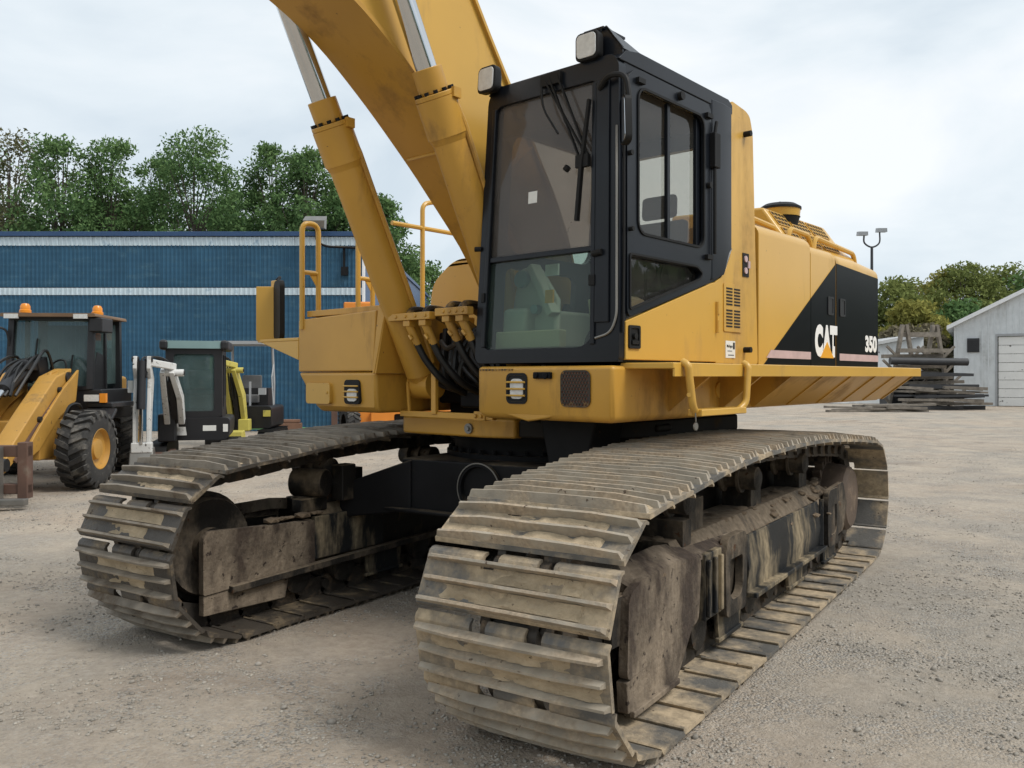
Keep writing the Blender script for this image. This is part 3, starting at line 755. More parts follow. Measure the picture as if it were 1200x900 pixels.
mb = MB(); mb.box(U+.003, U+.005, .088, .113, 1.80, 1.845); obj('sticker_logo', mb, M['dark'], dc)
mb = MB(); mb.box(U+.003, U+.005, .02, .10, 1.757, 1.764); mb.box(U+.003, U+.005, .01, .075, 1.785, 1.790); obj('sticker_line', mb, M['grey_print'], dc)

# ---- cab ------------------------------------------------------------------------
C0 = .43
mb = MB()
mb.plate(rrect(C0, U, 1.70, 3.405, [.05, .03, .08, .10]), 'y', -1.25, -1.18, holes=[rrect(.50, 1.315, 1.785, 3.285, [.04, .12, .03, .06])])
fr = [(-1.248, 1.70), (-1.20, 1.70), (-1.20, 1.93), (-.15, 2.235), (-.08, 2.265), (0, 2.333), (.055, 2.423), (.078, 2.51), (.078, 3.40), (-1.15, 3.40), (-1.248, 3.30)]
mb.plate(fr, 'x', 1.42, 1.474, holes=[rrect(-1.10, -.30, 2.40, 3.28, .08), [(-1.165, 1.98), (-.36, 2.215), (-.34, 2.27), (-.40, 2.30), (-1.165, 2.30)]])
fl = [(-1.20, 1.70), (.07, 1.70), (.07, 3.40), (-1.20, 3.40)]
mb.plate(fl, 'x', C0, C0+.045, holes=[rrect(-1.05, -.12, 2.42, 3.18, .12), rrect(-1.05, -.3, 1.9, 2.32, .05)])
mb.plate([(C0, 1.70), (1.44, 1.70), (1.44, 3.40), (C0, 3.40)], 'y', .02, .07, holes=[rrect(.56, 1.34, 2.48, 3.17, .10)])
mb.box(C0+.03, 1.44, -1.2, .04, 1.70, 1.76)
cab = obj('cab', mb, M['cab_black'], EXC, up=True, bevel=.012)
mb = MB()
rf = [(-1.235, 3.365), (.085, 3.365), (.085, 3.425), (.03, 3.452), (-1.05, 3.455), (-1.18, 3.43), (-1.252, 3.37)]
mb.plate(rf, 'x', C0-.005, U+.002)
obj('cab_roof', mb, M['cab_black'], EXC, up=True, bevel=.035, seg=4)
mb = MB(); mb.box(C0+.05, 1.41, -1.16, .01, 3.28, 3.30); mb.box(C0+.06, 1.40, -1.175, -1.13, 3.12, 3.29); obj('headliner', mb, M['brown'], cab)
mb = MB(); mb.plate(rrect(.495, 1.32, 2.345, 3.29, .02), 'y', -1.222, -1.216); ug = obj('windscreen_upper', mb, M['glass_top'], cab)
mb = MB(); mb.plate(rrect(.495, 1.32, 1.78, 2.335, [.04, .12, .02, .02]), 'y', -1.226, -1.220); obj('windscreen_lower', mb, M['glass_low'], cab)
mb = MB(); mb.box(.49, 1.325, -1.25, -1.21, 2.325, 2.358); mb.box(.485, .515, -1.262, -1.235, 1.80, 3.27); mb.box(1.295, 1.325, -1.262, -1.235, 1.80, 3.27); obj('windscreen_frame', mb, M['cab_black'], cab, bevel=.006)
mb = MB(); mb.box(1.06, 1.13, -1.2235, -1.2225, 2.66, 2.73); mb.v = [(x-.27, y, z) for x, y, z in mb.v]; obj('windscreen_sticker', mb, M['paper'], cab)
mb = MB(); mb.plate(rrect(-1.11, -.29, 2.39, 3.29, .08), 'x', 1.440, 1.446); obj('side_window', mb, M['glass_side'], cab)
mb = MB(); mb.plate([(-1.17, 1.97), (-.35, 2.21), (-.33, 2.28), (-.40, 2.31), (-1.17, 2.31)], 'x', 1.440, 1.446); obj('side_window', mb, M['glass_side'], cab)
mb = MB(); mb.plate(rrect(-1.06, -.11, 2.41, 3.19, .1), 'x', C0+.015, C0+.021); obj('side_window', mb, M['glass_side'], cab)
mb = MB(); mb.plate(rrect(.55, 1.35, 2.47, 3.18, .1), 'y', .040, .046); obj('rear_window', mb, M['glass_side'], cab)
# quarter panel bulging behind the door
mb = MB(); mb.loft([[(1.47, -.215, z0), (1.486, -.20, z0), (1.496, -.06, z0+o1), (1.486, .065, z0+o2), (1.47, .078, z0+o2)] for z0, o1, o2 in ((2.235, .045, .23), (2.5, 0, 0), (3.33, 0, 0), (3.40, 0, 0))])
obj('quarter_panel', mb, M['cab_black'], cab, bevel=.006)
# door: black upper half with its windows, yellow lower half
mb = MB()
dfr = rpoly([(-1.185, 1.945), (-.225, 2.225), (-.225, 3.345), (-1.09, 3.352), (-1.185, 3.29)], .06, 5)
mb.plate(dfr, 'x', 1.475, 1.492, holes=[rrect(-1.075, -.325, 2.43, 3.25, .075), rpoly([(-1.155, 2.0), (-.38, 2.228), (-.35, 2.268), (-.42, 2.295), (-1.155, 2.295)], .025)])
dr = obj('cab_door', mb, M['cab_black'], EXC, up=True, bevel=.006)
def strip(pts, m, nm, w=.014, x0=1.488, x1=1.500):
    q = MB(); L = len(pts)
    q.plate(pts, 'x', x0, x1, holes=[inner(pts, w)]); return obj(nm, q, m, dr)
def inner(pts, w):
    c = Vector((sum(p[0] for p in pts)/len(pts), sum(p[1] for p in pts)/len(pts))); out = []
    n = len(pts)
    for i in range(n):
        a, b = Vector(pts[i-1]), Vector(pts[(i+1) % n]); t = (b-a)
        nn = Vector((-t.y, t.x)).normalized() if t.length > 1e-6 else Vector((0, 0))
        p = Vector(pts[i])
        if (c-p).dot(nn) < 0: nn = -nn
        out.append(tuple(p + nn*w))
    return out
strip(rrect(-1.085, -.315, 2.42, 3.26, .08), M['rubber'], 'window_seal')
mb = MB(); mb.box(1.445, 1.470, -.722, -.690, 2.43, 3.25); mb.box(1.44, 1.466, -.37, -.325, 2.44, 3.24); obj('window_divider', mb, M['cab_black'], dr, bevel=.004)
strip(rpoly([(-1.168, 1.985), (-.37, 2.222), (-.335, 2.268), (-.41, 2.31), (-1.168, 2.31)], .03), M['rubber'], 'window_seal', .012)
mb = MB(); mb.plate([(-1.195, 1.712), (-.152, 1.712), (-.152, 2.228), (-.22, 2.214), (-1.195, 1.925)], 'x', 1.455, 1.490)
dl = obj('cab_door_lower', mb, M['yellow'], EXC, up=True, bevel=.006)
mb = MB(); mb.plate(rrect(-1.175, -1.06, 1.775, 1.905, .012), 'x', 1.488, 1.500, holes=[rrect(-1.16, -1.075, 1.79, 1.89, .01)]); mb.plate(rrect(-1.159, -1.076, 1.791, 1.889, .01), 'x', 1.488, 1.492); mb.cyl((1.49, -1.12, 1.845), (1.51, -1.12, 1.845), .018, n=10); mb.box(1.492, 1.505, -1.15, -1.085, 1.80, 1.82)
obj('door_handle', mb, M['rubber'], dl)
mb = MB(); mb.box(1.485, 1.505, -.165, -.140, 1.90, 2.10); mb.cyl((1.50, -.152, 1.90), (1.50, -.152, 1.98), .014, n=8); mb.cyl((1.50, -.152, 2.02), (1.50, -.152, 2.10), .014, n=8); obj('door_hinge', mb, M['yellow'], dl)
for v, z, q in ((-.62, 3.31, .026), (-.27, 2.83, .020), (-1.17, 2.86, .015), (-1.16, 2.44, .013)):
    mb = MB(); mb.cyl((1.49, v, z), (1.518, v, z), q, n=12); obj('door_stop', mb, M['rubber'], dr)
for v, z in ((-1.10, 3.27), (-.31, 3.255), (-.31, 2.36)):
    mb = MB(); mb.box(1.49, 1.515, v, v+.07, z, z+.028); obj('hinge_tab', mb, M['rubber'], dr)
mb = MB(); mb.box(1.49, 1.53, -.245, -.17, 2.95, 3.17); mb.tube([(1.512, -.19, 3.25), (1.512, -.215, 3.17), (1.512, -.215, 2.4)], .012, 8); obj('grab_rail', mb, M['rubber'], dr, bevel=.004)
mb = MB(); mb.tube(arc_pts([(1.49, -1.225, 1.86), (1.49, -1.215, 2.3), (1.49, -1.215, 3.28)], .05), .008, 6); obj('door_gasket', mb, M['rubber'], dr)
# gasket swooping round the front corner
mb = MB(); mb.tube(arc_pts([(1.47, -1.256, 3.0), (1.47, -1.256, 1.95), (1.43, -1.256, 1.86), (1.33, -1.256, 1.835)], .12), .007, 6); obj('corner_gasket', mb, M['steel'], cab)
mb = MB(); mb.box(1.325, 1.42, -1.263, -1.25, 1.92, 3.27); obj('corner_post', mb, M['cab_black'], cab, bevel=.006)
for z in (2.28, 2.30): pass
mb = MB(); mb.cyl((1.32, -1.272, 2.305), (1.38, -1.272, 2.312), .018, n=10); obj('window_knob', mb, M['rubber'], cab)
mb = MB(); mb.box(1.29, 1.33, -1.272, -1.25, 2.13, 2.19); obj('window_catch', mb, M['rubber'], cab, bevel=.003)
mb = MB(); mb.box(.475, .50, -1.272, -1.25, 2.08, 2.14); obj('window_catch', mb, M['rubber'], cab, bevel=.003)
mb = MB(); mb.cyl((.44, -1.25, 2.42), (.40, -1.27, 2.42), .016, n=8); obj('window_knob', mb, M['rubber'], cab)
# wiper, arms and hoses
mb = MB()
for a, b in (((.93, -1.27, 3.36), (1.255, -1.275, 2.88)), ((.97, -1.27, 3.36), (1.235, -1.28, 2.83)), ((1.03, -1.27, 3.37), (1.275, -1.275, 2.87))):
    mb.beam(a, b, .016, .010)
mb.tube(arc_pts([(.90, -1.26, 3.38), (.93, -1.29, 3.2), (1.06, -1.28, 3.02)], .1), .007, 6)
mb.box(.90, 1.06, -1.275, -1.24, 3.32, 3.385); mb.box(1.20, 1.29, -1.29, -1.26, 2.80, 2.87)
mb.cyl((1.12, -1.278, 2.80), (1.14, -1.278, 2.82), .02, n=8)
wp = obj('wiper_arm', mb, M['rubber'], cab)
mb = MB(); mb.beam((1.295, -1.285, 3.17), (1.245, -1.285, 2.83), .022, .018); mb.beam((1.245, -1.285, 2.84), (1.215, -1.285, 2.50), .028, .02); obj('wiper_blade', mb, M['rubber'], cab)
# mirror on the cab corner
mb = MB(); mb.tube(arc_pts([(1.36, -1.26, 3.22), (1.44, -1.30, 3.27), (1.56, -1.30, 3.25), (1.58, -1.30, 3.12)], .06), .016, 8)
mr = obj('cab_mirror', mb, M['rubber'], EXC, up=True)
mb = MB(); mb.plate(rrect(-.055, .055, -.13, .13, .035), 'y', -.018, .018); o = obj('mirror_head', mb, M['rubber'], mr, bevel=.008, loc=(1.56, -1.30, 3.0), rot=(0, R(-4), R(-40)))
mb = MB(); mb.plate(rrect(-.048, .048, -.12, .12, .03), 'y', -.022, -.0185); obj('mirror_face', mb, M['mirror'], mr, loc=(1.56, -1.30, 3.0), rot=(0, R(-4), R(-40)))
# work lamps
def lamp(x, y, z, parent, r=.075, turn=0):
    q = MB(); q.loft([[(x+a*k, y+dy, z+b*k) for a, b in rrect(-r, r, -r, r, r*.4, 3)] for dy, k in ((-.035, 1), (-.03, 1.06), (.02, 1.02), (.06, .6))])
    l = obj('lamp_housing', q, M['rubber'], parent)
    q = MB(); q.plate([(x+a, z+b) for a, b in rrect(-r*.88, r*.88, -r*.88, r*.88, r*.35, 3)], 'y', y-.042, y-.034); obj('lamp_lens', q, M['lens'], parent, bevel=.004)
mb = MB(); mb.plate([(1.30, 3.42), (1.335, 3.585), (1.36, 3.595), (1.47, 3.45), (1.47, 3.40), (1.40, 3.40)], 'y', -1.20, -1.185); mb.box(1.22, 1.355, -1.22, -1.0, 3.575, 3.588)
mb.loft([[(1.355, -1.2, 3.585), (1.37, -1.2, 3.585), (1.475, -1.2, 3.44), (1.465, -1.2, 3.43)], [(1.355, -.93, 3.51), (1.37, -.93, 3.51), (1.475, -.93, 3.44), (1.465, -.93, 3.43)]])
lb = obj('work_lamp', mb, M['cab_black'], EXC, up=True); lamp(1.285, -1.25, 3.475, lb)
mb = MB(); mb.box(.44, .52, -1.25, -1.18, 3.36, 3.42); lb = obj('work_lamp', mb, M['cab_black'], EXC, up=True); lamp(.475, -1.29, 3.445, lb)
# inside the cab
mb = MB()
mb.loft([[(.78+a, -.42+b, z) for a, b in ((0, 0), (.46, 0), (.46, .46), (0, .46))] for z in (2.02, 2.16)]); mb.loft([[(.80, -.02+o, z), (1.22, -.02+o, z), (1.22, .0+o-.10, z), (.80, .0+o-.10, z)] for z, o in ((2.12, -.06), (2.45, -.02), (2.68, 0))])
mb.box(.86, 1.14, -.10, -.04, 2.70, 2.86); mb.box(.85, 1.15, -.38, -.05, 1.76, 2.02)
obj('operator_seat', mb, M['seat'], cab, bevel=.03, seg=2)
mb = MB()
mb.loft([[(.52, -1.12, z0), (.70, -1.10, z0), (.72, -.2, z0), (.52, -.2, z0)] for z0 in (1.80, 2.05)])
mb.loft([[(.50, -1.02, 1.82), (.88, -1.02, 1.82), (.88, -.96, 1.82), (.50, -.96, 1.82)], [(.50, -1.0, 2.10), (.86, -1.0, 2.10), (.86, -.94, 2.10), (.50, -.94, 2.10)], [(.52, -.98, 2.32), (.68, -.98, 2.32), (.68, -.92, 2.32), (.52, -.92, 2.32)]])
cn = obj('side_console', mb, M['beige'], cab, bevel=.03)
mb = MB(); mb.cyl((.585, -1.03, 2.24), (.585, -1.0, 2.24), .055, n=20); mb.cyl((.72, -1.05, 2.04), (.72, -1.0, 2.04), .03, n=14); obj('air_vent', mb, M['mini_roof'], cab)
mb = MB(); mb.beam((.66, -1.0, 2.32), (.86, -1.02, 2.0), .09, .05); obj('console_strut', mb, M['beige'], cab, bevel=.01)
mb = MB(); mb.box(.83, .89, -1.08, -1.065, 2.07, 2.15); obj('warning_tag', mb, M['logo_yellow'], cab)
mb = MB(); mb.box(.80, .90, -1.05, -1.035, 2.24, 2.31); mb.box(1.22, 1.30, -1.0, -.98, 2.0, 2.02); obj('notice', mb, M['paper'], cab)
mb = MB(); mb.box(.52, 1.02, -1.17, -1.10, 1.79, 1.90); obj('toe_board', mb, M['tan'], cab, bevel=.01)
mb = MB(); mb.loft([[(1.20+a*k, -.86+b*k, z) for a, b in rrect(-.12, .12, -.14, .14, .05, 3)] for z, k in ((1.78, .85), (2.02, 1.0), (2.08, 1.06), (2.10, .8))]); obj('lever_console', mb, M['tan'], cab)
mb = MB(); mb.lathe([(.09, 2.10), (.075, 2.14), (.08, 2.16), (.06, 2.19), (.065, 2.21), (.04, 2.25), (.02, 2.30), (.02, 2.36), (.035, 2.40), (.03, 2.46), (.0001, 2.47)], (1.20, -.84, 0), (0, .2, 1), 14); mb.cyl((1.26, -.62, 1.9), (1.30, -.70, 2.30), .010, n=8)
mb.lathe([(.07, 1.78), (.05, 1.88), (.015, 1.95), (.015, 2.2)], (.98, -.95, 0), (.0, .1, 1), 12); mb.lathe([(.07, 1.78), (.05, 1.88), (.015, 1.95), (.015, 2.2)], (1.10, -.95, 0), (.0, .1, 1), 12)
obj('control_lever', mb, M['rubber'], cab)
mb = MB(); mb.box(1.05, 1.40, -.62, -.1, 1.78, 2.06); mb.box(.50, 1.40, -.06, .0, 1.76, 2.44); obj('rear_console', mb, M['seat'], cab, bevel=.02)

# the far side of the cab leans in towards the roof
def lean(o):
    for v in o.data.vertices:
        k = 1.045 - .12*(v.co.z-1.7)/1.7; v.co.x = U - (U-v.co.x)*k
    for c in o.children: lean(c)
lean(cab); lean(bpy.data.objects['cab_roof']); lean(lb)
# ---- fuel box in front on the far side ----------------------------------------------
mb = MB(); mb.loft([[(-1.45, -1.30, 1.655), (-.55, -1.30, 1.655), (-.55, -.3, 1.655), (-1.45, -.3, 1.655)], [(-1.45, -1.30, 2.055), (-.52, -1.30, 2.085), (-.52, -.3, 2.085), (-1.45, -.3, 2.055)]])
bx = obj('fuel_box', mb, M['yellow_worn'], EXC, up=True, bevel=.012)
mb = MB(); mb.loft([[(-1.24, -1.24, 1.355), (-.55, -1.24, 1.36), (-.55, -.3, 1.36), (-1.24, -.3, 1.355)], [(-1.26, -1.28, 1.40), (-.54, -1.28, 1.40), (-.54, -.3, 1.40), (-1.26, -.3, 1.40)], [(-1.46, -1.30, 1.651), (-.53, -1.30, 1.651), (-.53, -.3, 1.651), (-1.46, -.3, 1.651)]])
obj('fuel_box_base', mb, M['yellow_worn'], bx, bevel=.025, seg=3)
mb = MB(); mb.plate([(-.535, 1.64), (-.515, 1.64), (-.385, 2.115), (-.47, 2.115)], 'y', -1.325, -1.305); mb.loft([[(-.53, v, 1.64), (-.50, v, 1.64), (-.385, v, 2.115), (-.41, v, 2.115)] for v in (-1.32, -1.05)]); mb.box(-1.38, -.48, -1.27, -.9, 2.075, 2.12)
obj('box_flange', mb, M['yellow_worn'], bx, bevel=.004)

mb = MB(); mb.plate(rrect(-1.335, -1.04, 1.415, 1.57, .025), 'y', -1.312, -1.28); mb.cyl((-1.075, -1.318, 1.50), (-1.075, -1.308, 1.50), .012, n=8); o = obj('filler_door', mb, M['yellow'], bx, bevel=.004)
mb = MB(); mb.plate(rrect(-.875, -.70, 1.42, 1.595, .03), 'y', -1.306, -1.28); o = obj('lamp_recess', mb, M['dark'], bx)
mb = MB(); mb.plate(rrect(-.835, -.725, 1.44, 1.53, .03), 'y', -1.314, -1.305); obj('headlight', mb, M['lens'], bx, bevel=.004)
mb = MB()
for z in (1.47, 1.51, 1.55): mb.cyl((-.87, -1.318, z), (-.705, -1.318, z), .006, n=6)
obj('lamp_bars', mb, M['yellow'], bx)
mb = MB(); mb.plate([(-.53, 1.40), (.35, 1.40), (.35, 1.45), (-.53, 1.45)], 'z', 1.36, 1.40)
mb = MB(); mb.box(-.50, .40, -1.10, -1.06, 1.335, 1.375); mb.beam((-.14, -1.10, 1.36), (-.14, -1.10, 1.68), .045, .03, up=(0, 1, 0)); mb.beam((-.42, -1.08, 1.37), (-.44, -1.08, 1.58), .02, .02, up=(0, 1, 0)); mb.box(.24, .34, -1.11, -1.06, 1.33, 1.39)
for x in (.26, .31): mb.cyl((x, -1.125, 1.36), (x, -1.10, 1.36), .014, n=8)
obj('hose_bracket', mb, M['yellow_worn'], EXC, up=True, bevel=.004)
# mirror arm of the far side
mb = MB(); mb.plate([(-2.02, -1.30), (-1.45, -1.30), (-1.45, -1.0), (-2.02, -1.0)], 'z', 1.895, 1.92); mb.plate([(-1.98, 1.895), (-1.45, 1.895), (-1.45, 1.745)], 'y', -1.30, -1.28)
mb.loft([[(-2.02, -1.30, z), (-1.88, -1.18, z), (-1.87, -1.20, z), (-2.01, -1.32, z)] for z in (1.91, 2.35)]); mb.box(-1.95, -1.87, -1.22, -1.19, 2.28, 2.40)
ma = obj('mirror_bracket', mb, M['yellow'], EXC, up=True, bevel=.006)
mb = MB(); mb.tube(arc_pts([(-1.90, -1.20, 2.40), (-1.84, -1.20, 2.43), (-1.80, -1.25, 2.38)], .05), .012, 8); mb.plate(rrect(-.10, .10, -.24, .24, .06), 'y', -.02, .02); k = len(mb.v)
mm = Matrix.Translation((-1.80, -1.24, 2.15)) @ Matrix.Rotation(R(-19), 4, 'Z')
nb = 2*len(rrect(-.10, .10, -.24, .24, .06)); mb.v = mb.v[:-nb] + [tuple(mm @ Vector(p)) for p in mb.v[-nb:]]
obj('box_mirror', mb, M['rubber'], ma, bevel=.006)
# ladder rails and platform rails
for v0 in (-1.30, -.76):
    zt = 2.80 if v0 < -1 else 2.84
    mb = MB(); mb.tube(arc_pts([(-1.40, v0, 1.98), (-1.40, v0, zt), (-1.40, v0+.15, zt), (-1.40, v0+.15, 2.04)], .07), .021, 10); mb.tube([(-1.40, v0, 2.42), (-1.40, v0+.15, 2.42)], .018, 8); mb.plate([(v0+.06, 2.42), (v0+.145, 2.42), (v0+.145, 2.30)], 'x', -1.405, -1.395)
    obj('ladder_rail', mb, M['yellow'], EXC, up=True)
mb = MB(); mb.tube(arc_pts([(-1.40, -.05, 1.7), (-1.40, -.05, 3.13), (-1.40, .08, 3.17), (-1.40, 1.2, 3.17), (-1.40, 1.22, 1.7)], .06), .021, 8); mb.tube([(-1.40, -.40, 2.92), (-1.40, 1.2, 2.92)], .02, 8)
obj('platform_rail', mb, M['yellow'], EXC, up=True)
mb = MB(); mb.plate(rpoly([(-1.32, 1.70), (-.40, 1.70), (-.40, 2.60), (-.90, 2.60), (-1.0, 2.57), (-1.22, 2.42)], .10), 'y', -.10, 1.2)
obj('hydraulic_tank', mb, M['yellow'], EXC, up=True, bevel=.02)

# ---- boom -----------------------------------------------------------------------------
def spline(pts, n):
    P = [Vector(p) for p in pts]; P = [P[0]*2-P[1]] + P + [P[-1]*2-P[-2]]; out = []
    for i in range(1, len(P)-2):
        for k in range(n):
            t = k/n; a, b, c, d = P[i-1], P[i], P[i+1], P[i+2]
            out.append(.5*((2*b) + (c-a)*t + (2*a-5*b+4*c-d)*t*t + (3*b-a-3*c+d)*t**3))
    return out + [P[-2]]
und = spline([(-.20, 1.80), (-.58, 2.46), (-1.02, 2.93), (-1.33, 3.22), (-1.63, 3.475), (-1.95, 3.71), (-2.27, 3.87), (-2.8, 4.06), (-3.5, 4.25), (-4.4, 4.42), (-5.3, 4.5)], 4)
top = spline([(.16, 1.80), (-.12, 2.66), (-.52, 3.28), (-.82, 3.70), (-.965, 3.90), (-1.11, 4.11), (-1.30, 4.38), (-1.75, 4.80), (-2.6, 5.12), (-4.0, 5.3), (-5.3, 5.2)], 4)
BL, BR = -.27, .22
mb = MB(); mb.loft([[(BL, u.x, u.y), (BR, u.x, u.y), (BR, t.x, t.y), (BL, t.x, t.y)] for u, t in zip(und, top)])
bm_ = obj('boom', mb, M['yellow'], EXC, up=True, smooth=25)
mb = MB(); mb.loft([[(BL-.028, u.x, u.y), (BR+.028, u.x, u.y), (BR+.028, u.x-.012, u.y-.024), (BL-.028, u.x-.012, u.y-.024)] for u in und]); obj('boom_lower_flange', mb, M['yellow_worn'], bm_, smooth=25)
mb = MB(); mb.loft([[(BL-.025, u.x, u.y), (BR+.025, u.x, u.y), (BR+.025, u.x+.020, u.y+.012), (BL-.025, u.x+.020, u.y+.012)] for u in top]); obj('boom_upper_flange', mb, M['yellow'], bm_, smooth=25)
mb = MB()
mb.tube([(BR+.012, -.70, 2.66), (BR+.012, -.86, 2.80), (BR+.012, -.80, 3.0), (BR+.012, -.50, 3.25)], .008, 6)
mb.tube([(BL+.01, -1.24, 3.10), (BR-.01, -1.24, 3.10)], .010, 6)
obj('boom_weld', mb, M['yellow'], bm_)
mb = MB(); mb.cyl((BL-.02, -.05, 1.98), (BR+.02, -.05, 1.98), .13, n=24)
for s in (BL-.10, BR+.06): mb.plate([(-.5, 1.62), (.4, 1.62), (.12, 2.15), (-.20, 2.15)], 'x', s, s+.04)
obj('boom_foot', mb, M['grime'], EXC, up=True, bevel=.006)
for x0, base, head in ((-.36, Vector((-.975, 1.56)), Vector((-1.825, 3.27))), (.345, Vector((-.66, 1.56)), Vector((-1.575, 3.37)))):
    d = (head-base).normalized(); P = lambda s: (x0, base.x + d.x*s, base.y + d.y*s); Lh = (head-base).length
    mb = MB(); mb.cyl(P(.10), P(Lh-.27), .112, n=28); mb.cyl(P(Lh-.29), P(Lh-.06), .130, n=28); mb.cyl(P(Lh-.33), P(Lh-.28), .112, .130, n=28)
    mb.cyl((x0-.10, base.x, base.y), (x0+.10, base.x, base.y), .10, n=20); mb.cyl(P(.02), P(.16), .08, .112, n=24)
    cy = obj('boom_cylinder', mb, M['yellow_worn'], EXC, up=True)
    mb = MB(); mb.cyl(P(Lh-.06), P(Lh-.03), .128, n=24); mb.cyl(P(Lh-.03), P(Lh+.12), .094, n=24); obj('cylinder_head', mb, M['yellow_worn'], cy, bevel=.006)
    mb = MB(); a = Vector((0, d.x, d.y)); e1 = a.orthogonal().normalized(); e2 = a.cross(e1)
    for k in range(12):
        t = 2*PI*k/12; c = Vector(P(Lh-.032)) + e1*(.112*math.cos(t)) + e2*(.112*math.sin(t)); mb.cyl(c, c + a*.022, .014, n=6)
    tag(obj('head_bolts', mb, M['chassis'], cy), kind='stuff')
    mb = MB(); mb.cyl(P(Lh+.10), P(Lh+1.5), .066, n=48); obj('cylinder_rod', mb, M['chrome'], cy)
    sgn = 1 if x0 > 0 else 1
    q = Vector((.10, .06, -.02))
    mb = MB(); mb.tube([Vector(P(Lh-.04)) + q, Vector(P(Lh-.20)) + q*1.15, Vector(P(.35)) + q*1.08, Vector(P(.2)) + q], .018, 8); mb.box(x0+.09, x0+.145, P(Lh-.04)[1]+.02, P(Lh-.04)[1]+.08, P(Lh-.04)[2]-.03, P(Lh-.04)[2]+.03); obj('cylinder_pipe', mb, M['yellow_worn'], cy)
mb = MB()
for s in (-.49, .36): mb.cyl((s-.08, -1.05, 2.02), (s, -1.05, 2.02), .02, n=8)
# hose manifold between fuel box and cab
for xa, xb, za in ((-.36, .05, 1.995), (.10, .395, 2.01)):
    mb = MB(); mb.box(xa, xb, -1.33, -1.27, za, za+.05)
    for k in range(4): mb.cyl((xa+.08+k*(xb-xa-.12)/3, -1.338, za+.026), (xa+.08+k*(xb-xa-.12)/3, -1.32, za+.026), .012, n=8)
    mf = obj('hose_clamp', mb, M['yellow_worn'], EXC, up=True, bevel=.006)
    for f in (.42, .80) if xa < -.3 else (.30, .72):
        x = xa + (xb-xa)*f
        mb = MB(); mb.box(x-.033, x+.033, -1.32, -1.26, za-.04, za); mb.cyl((x+.025, -1.23, za-.16), (x, -1.29, za-.03), .028, n=16); mb.cyl((x+.01, -1.30, za-.10), (x+.05, -1.31, za-.13), .011, n=8); obj('hose_fitting', mb, M['yellow_worn'], mf, bevel=.004)
        for dx in (0,):
            mb = MB(); mb.tube(spline([(x+.02, -1.24, za-.15), (x+.06, -1.18, za-.28), (x+.12, -1.06, za-.42), (x+.14, -.80, za-.52), (x+.1, -.55, za-.54)], 6), .024, 10); obj('hydraulic_hose', mb, M['hose'], mf)
        mb = MB(); mb.tube(spline([(x-.01, -1.29, za+.03), (x-.02, -1.22, za+.075), (x-.03, -1.0, za+.05), (x, -.7, za-.1)], 5), .028, 8); obj('hydraulic_pipe', mb, M['yellow_grime'], mf)
rd = random.Random(5)
for k in range(12):
    x = -.22 + k*.055
    mb = MB(); mb.tube(spline([(x+rd.uniform(-.05, .05), -.92, 1.95), (x+rd.uniform(-.1, .1), -.98, 1.75), (x+rd.uniform(-.1, .12), -.96, 1.58), (x+.12, -.72, 1.47)], 6), rd.uniform(.016, .026), 8); obj('hydraulic_hose', mb, M['hose'], EXC, up=True)
mb = MB(); mb.box(-.50, .42, -.72, -.66, 1.42, 1.95); mb.box(-.1, .3, -.9, -.7, 1.40, 1.52)
obj('valve_block', mb, M['chassis'], EXC, up=True, bevel=.02)
mb = MB(); mb.loft([[(-.05, -.95, 1.62), (.12, -.95, 1.62), (.12, -.9, 1.62), (-.05, -.9, 1.62)], [(.02, -.93, 1.80), (.06, -.93, 1.80), (.06, -.9, 1.80), (.02, -.9, 1.80)]]); mb.tube(arc_pts([(-.12, -1.06, 1.86), (-.02, -1.10, 1.80), (.08, -1.06, 1.86), (.02, -1.02, 1.93)], .04), .018, 8)
obj('pipe_elbow', mb, M['yellow_grime'], EXC, up=True)
mb = MB(); mb.box(-.46, -.36, -1.10, -1.05, 1.68, 1.78); obj('wiring_box', mb, M['chassis'], EXC, up=True)
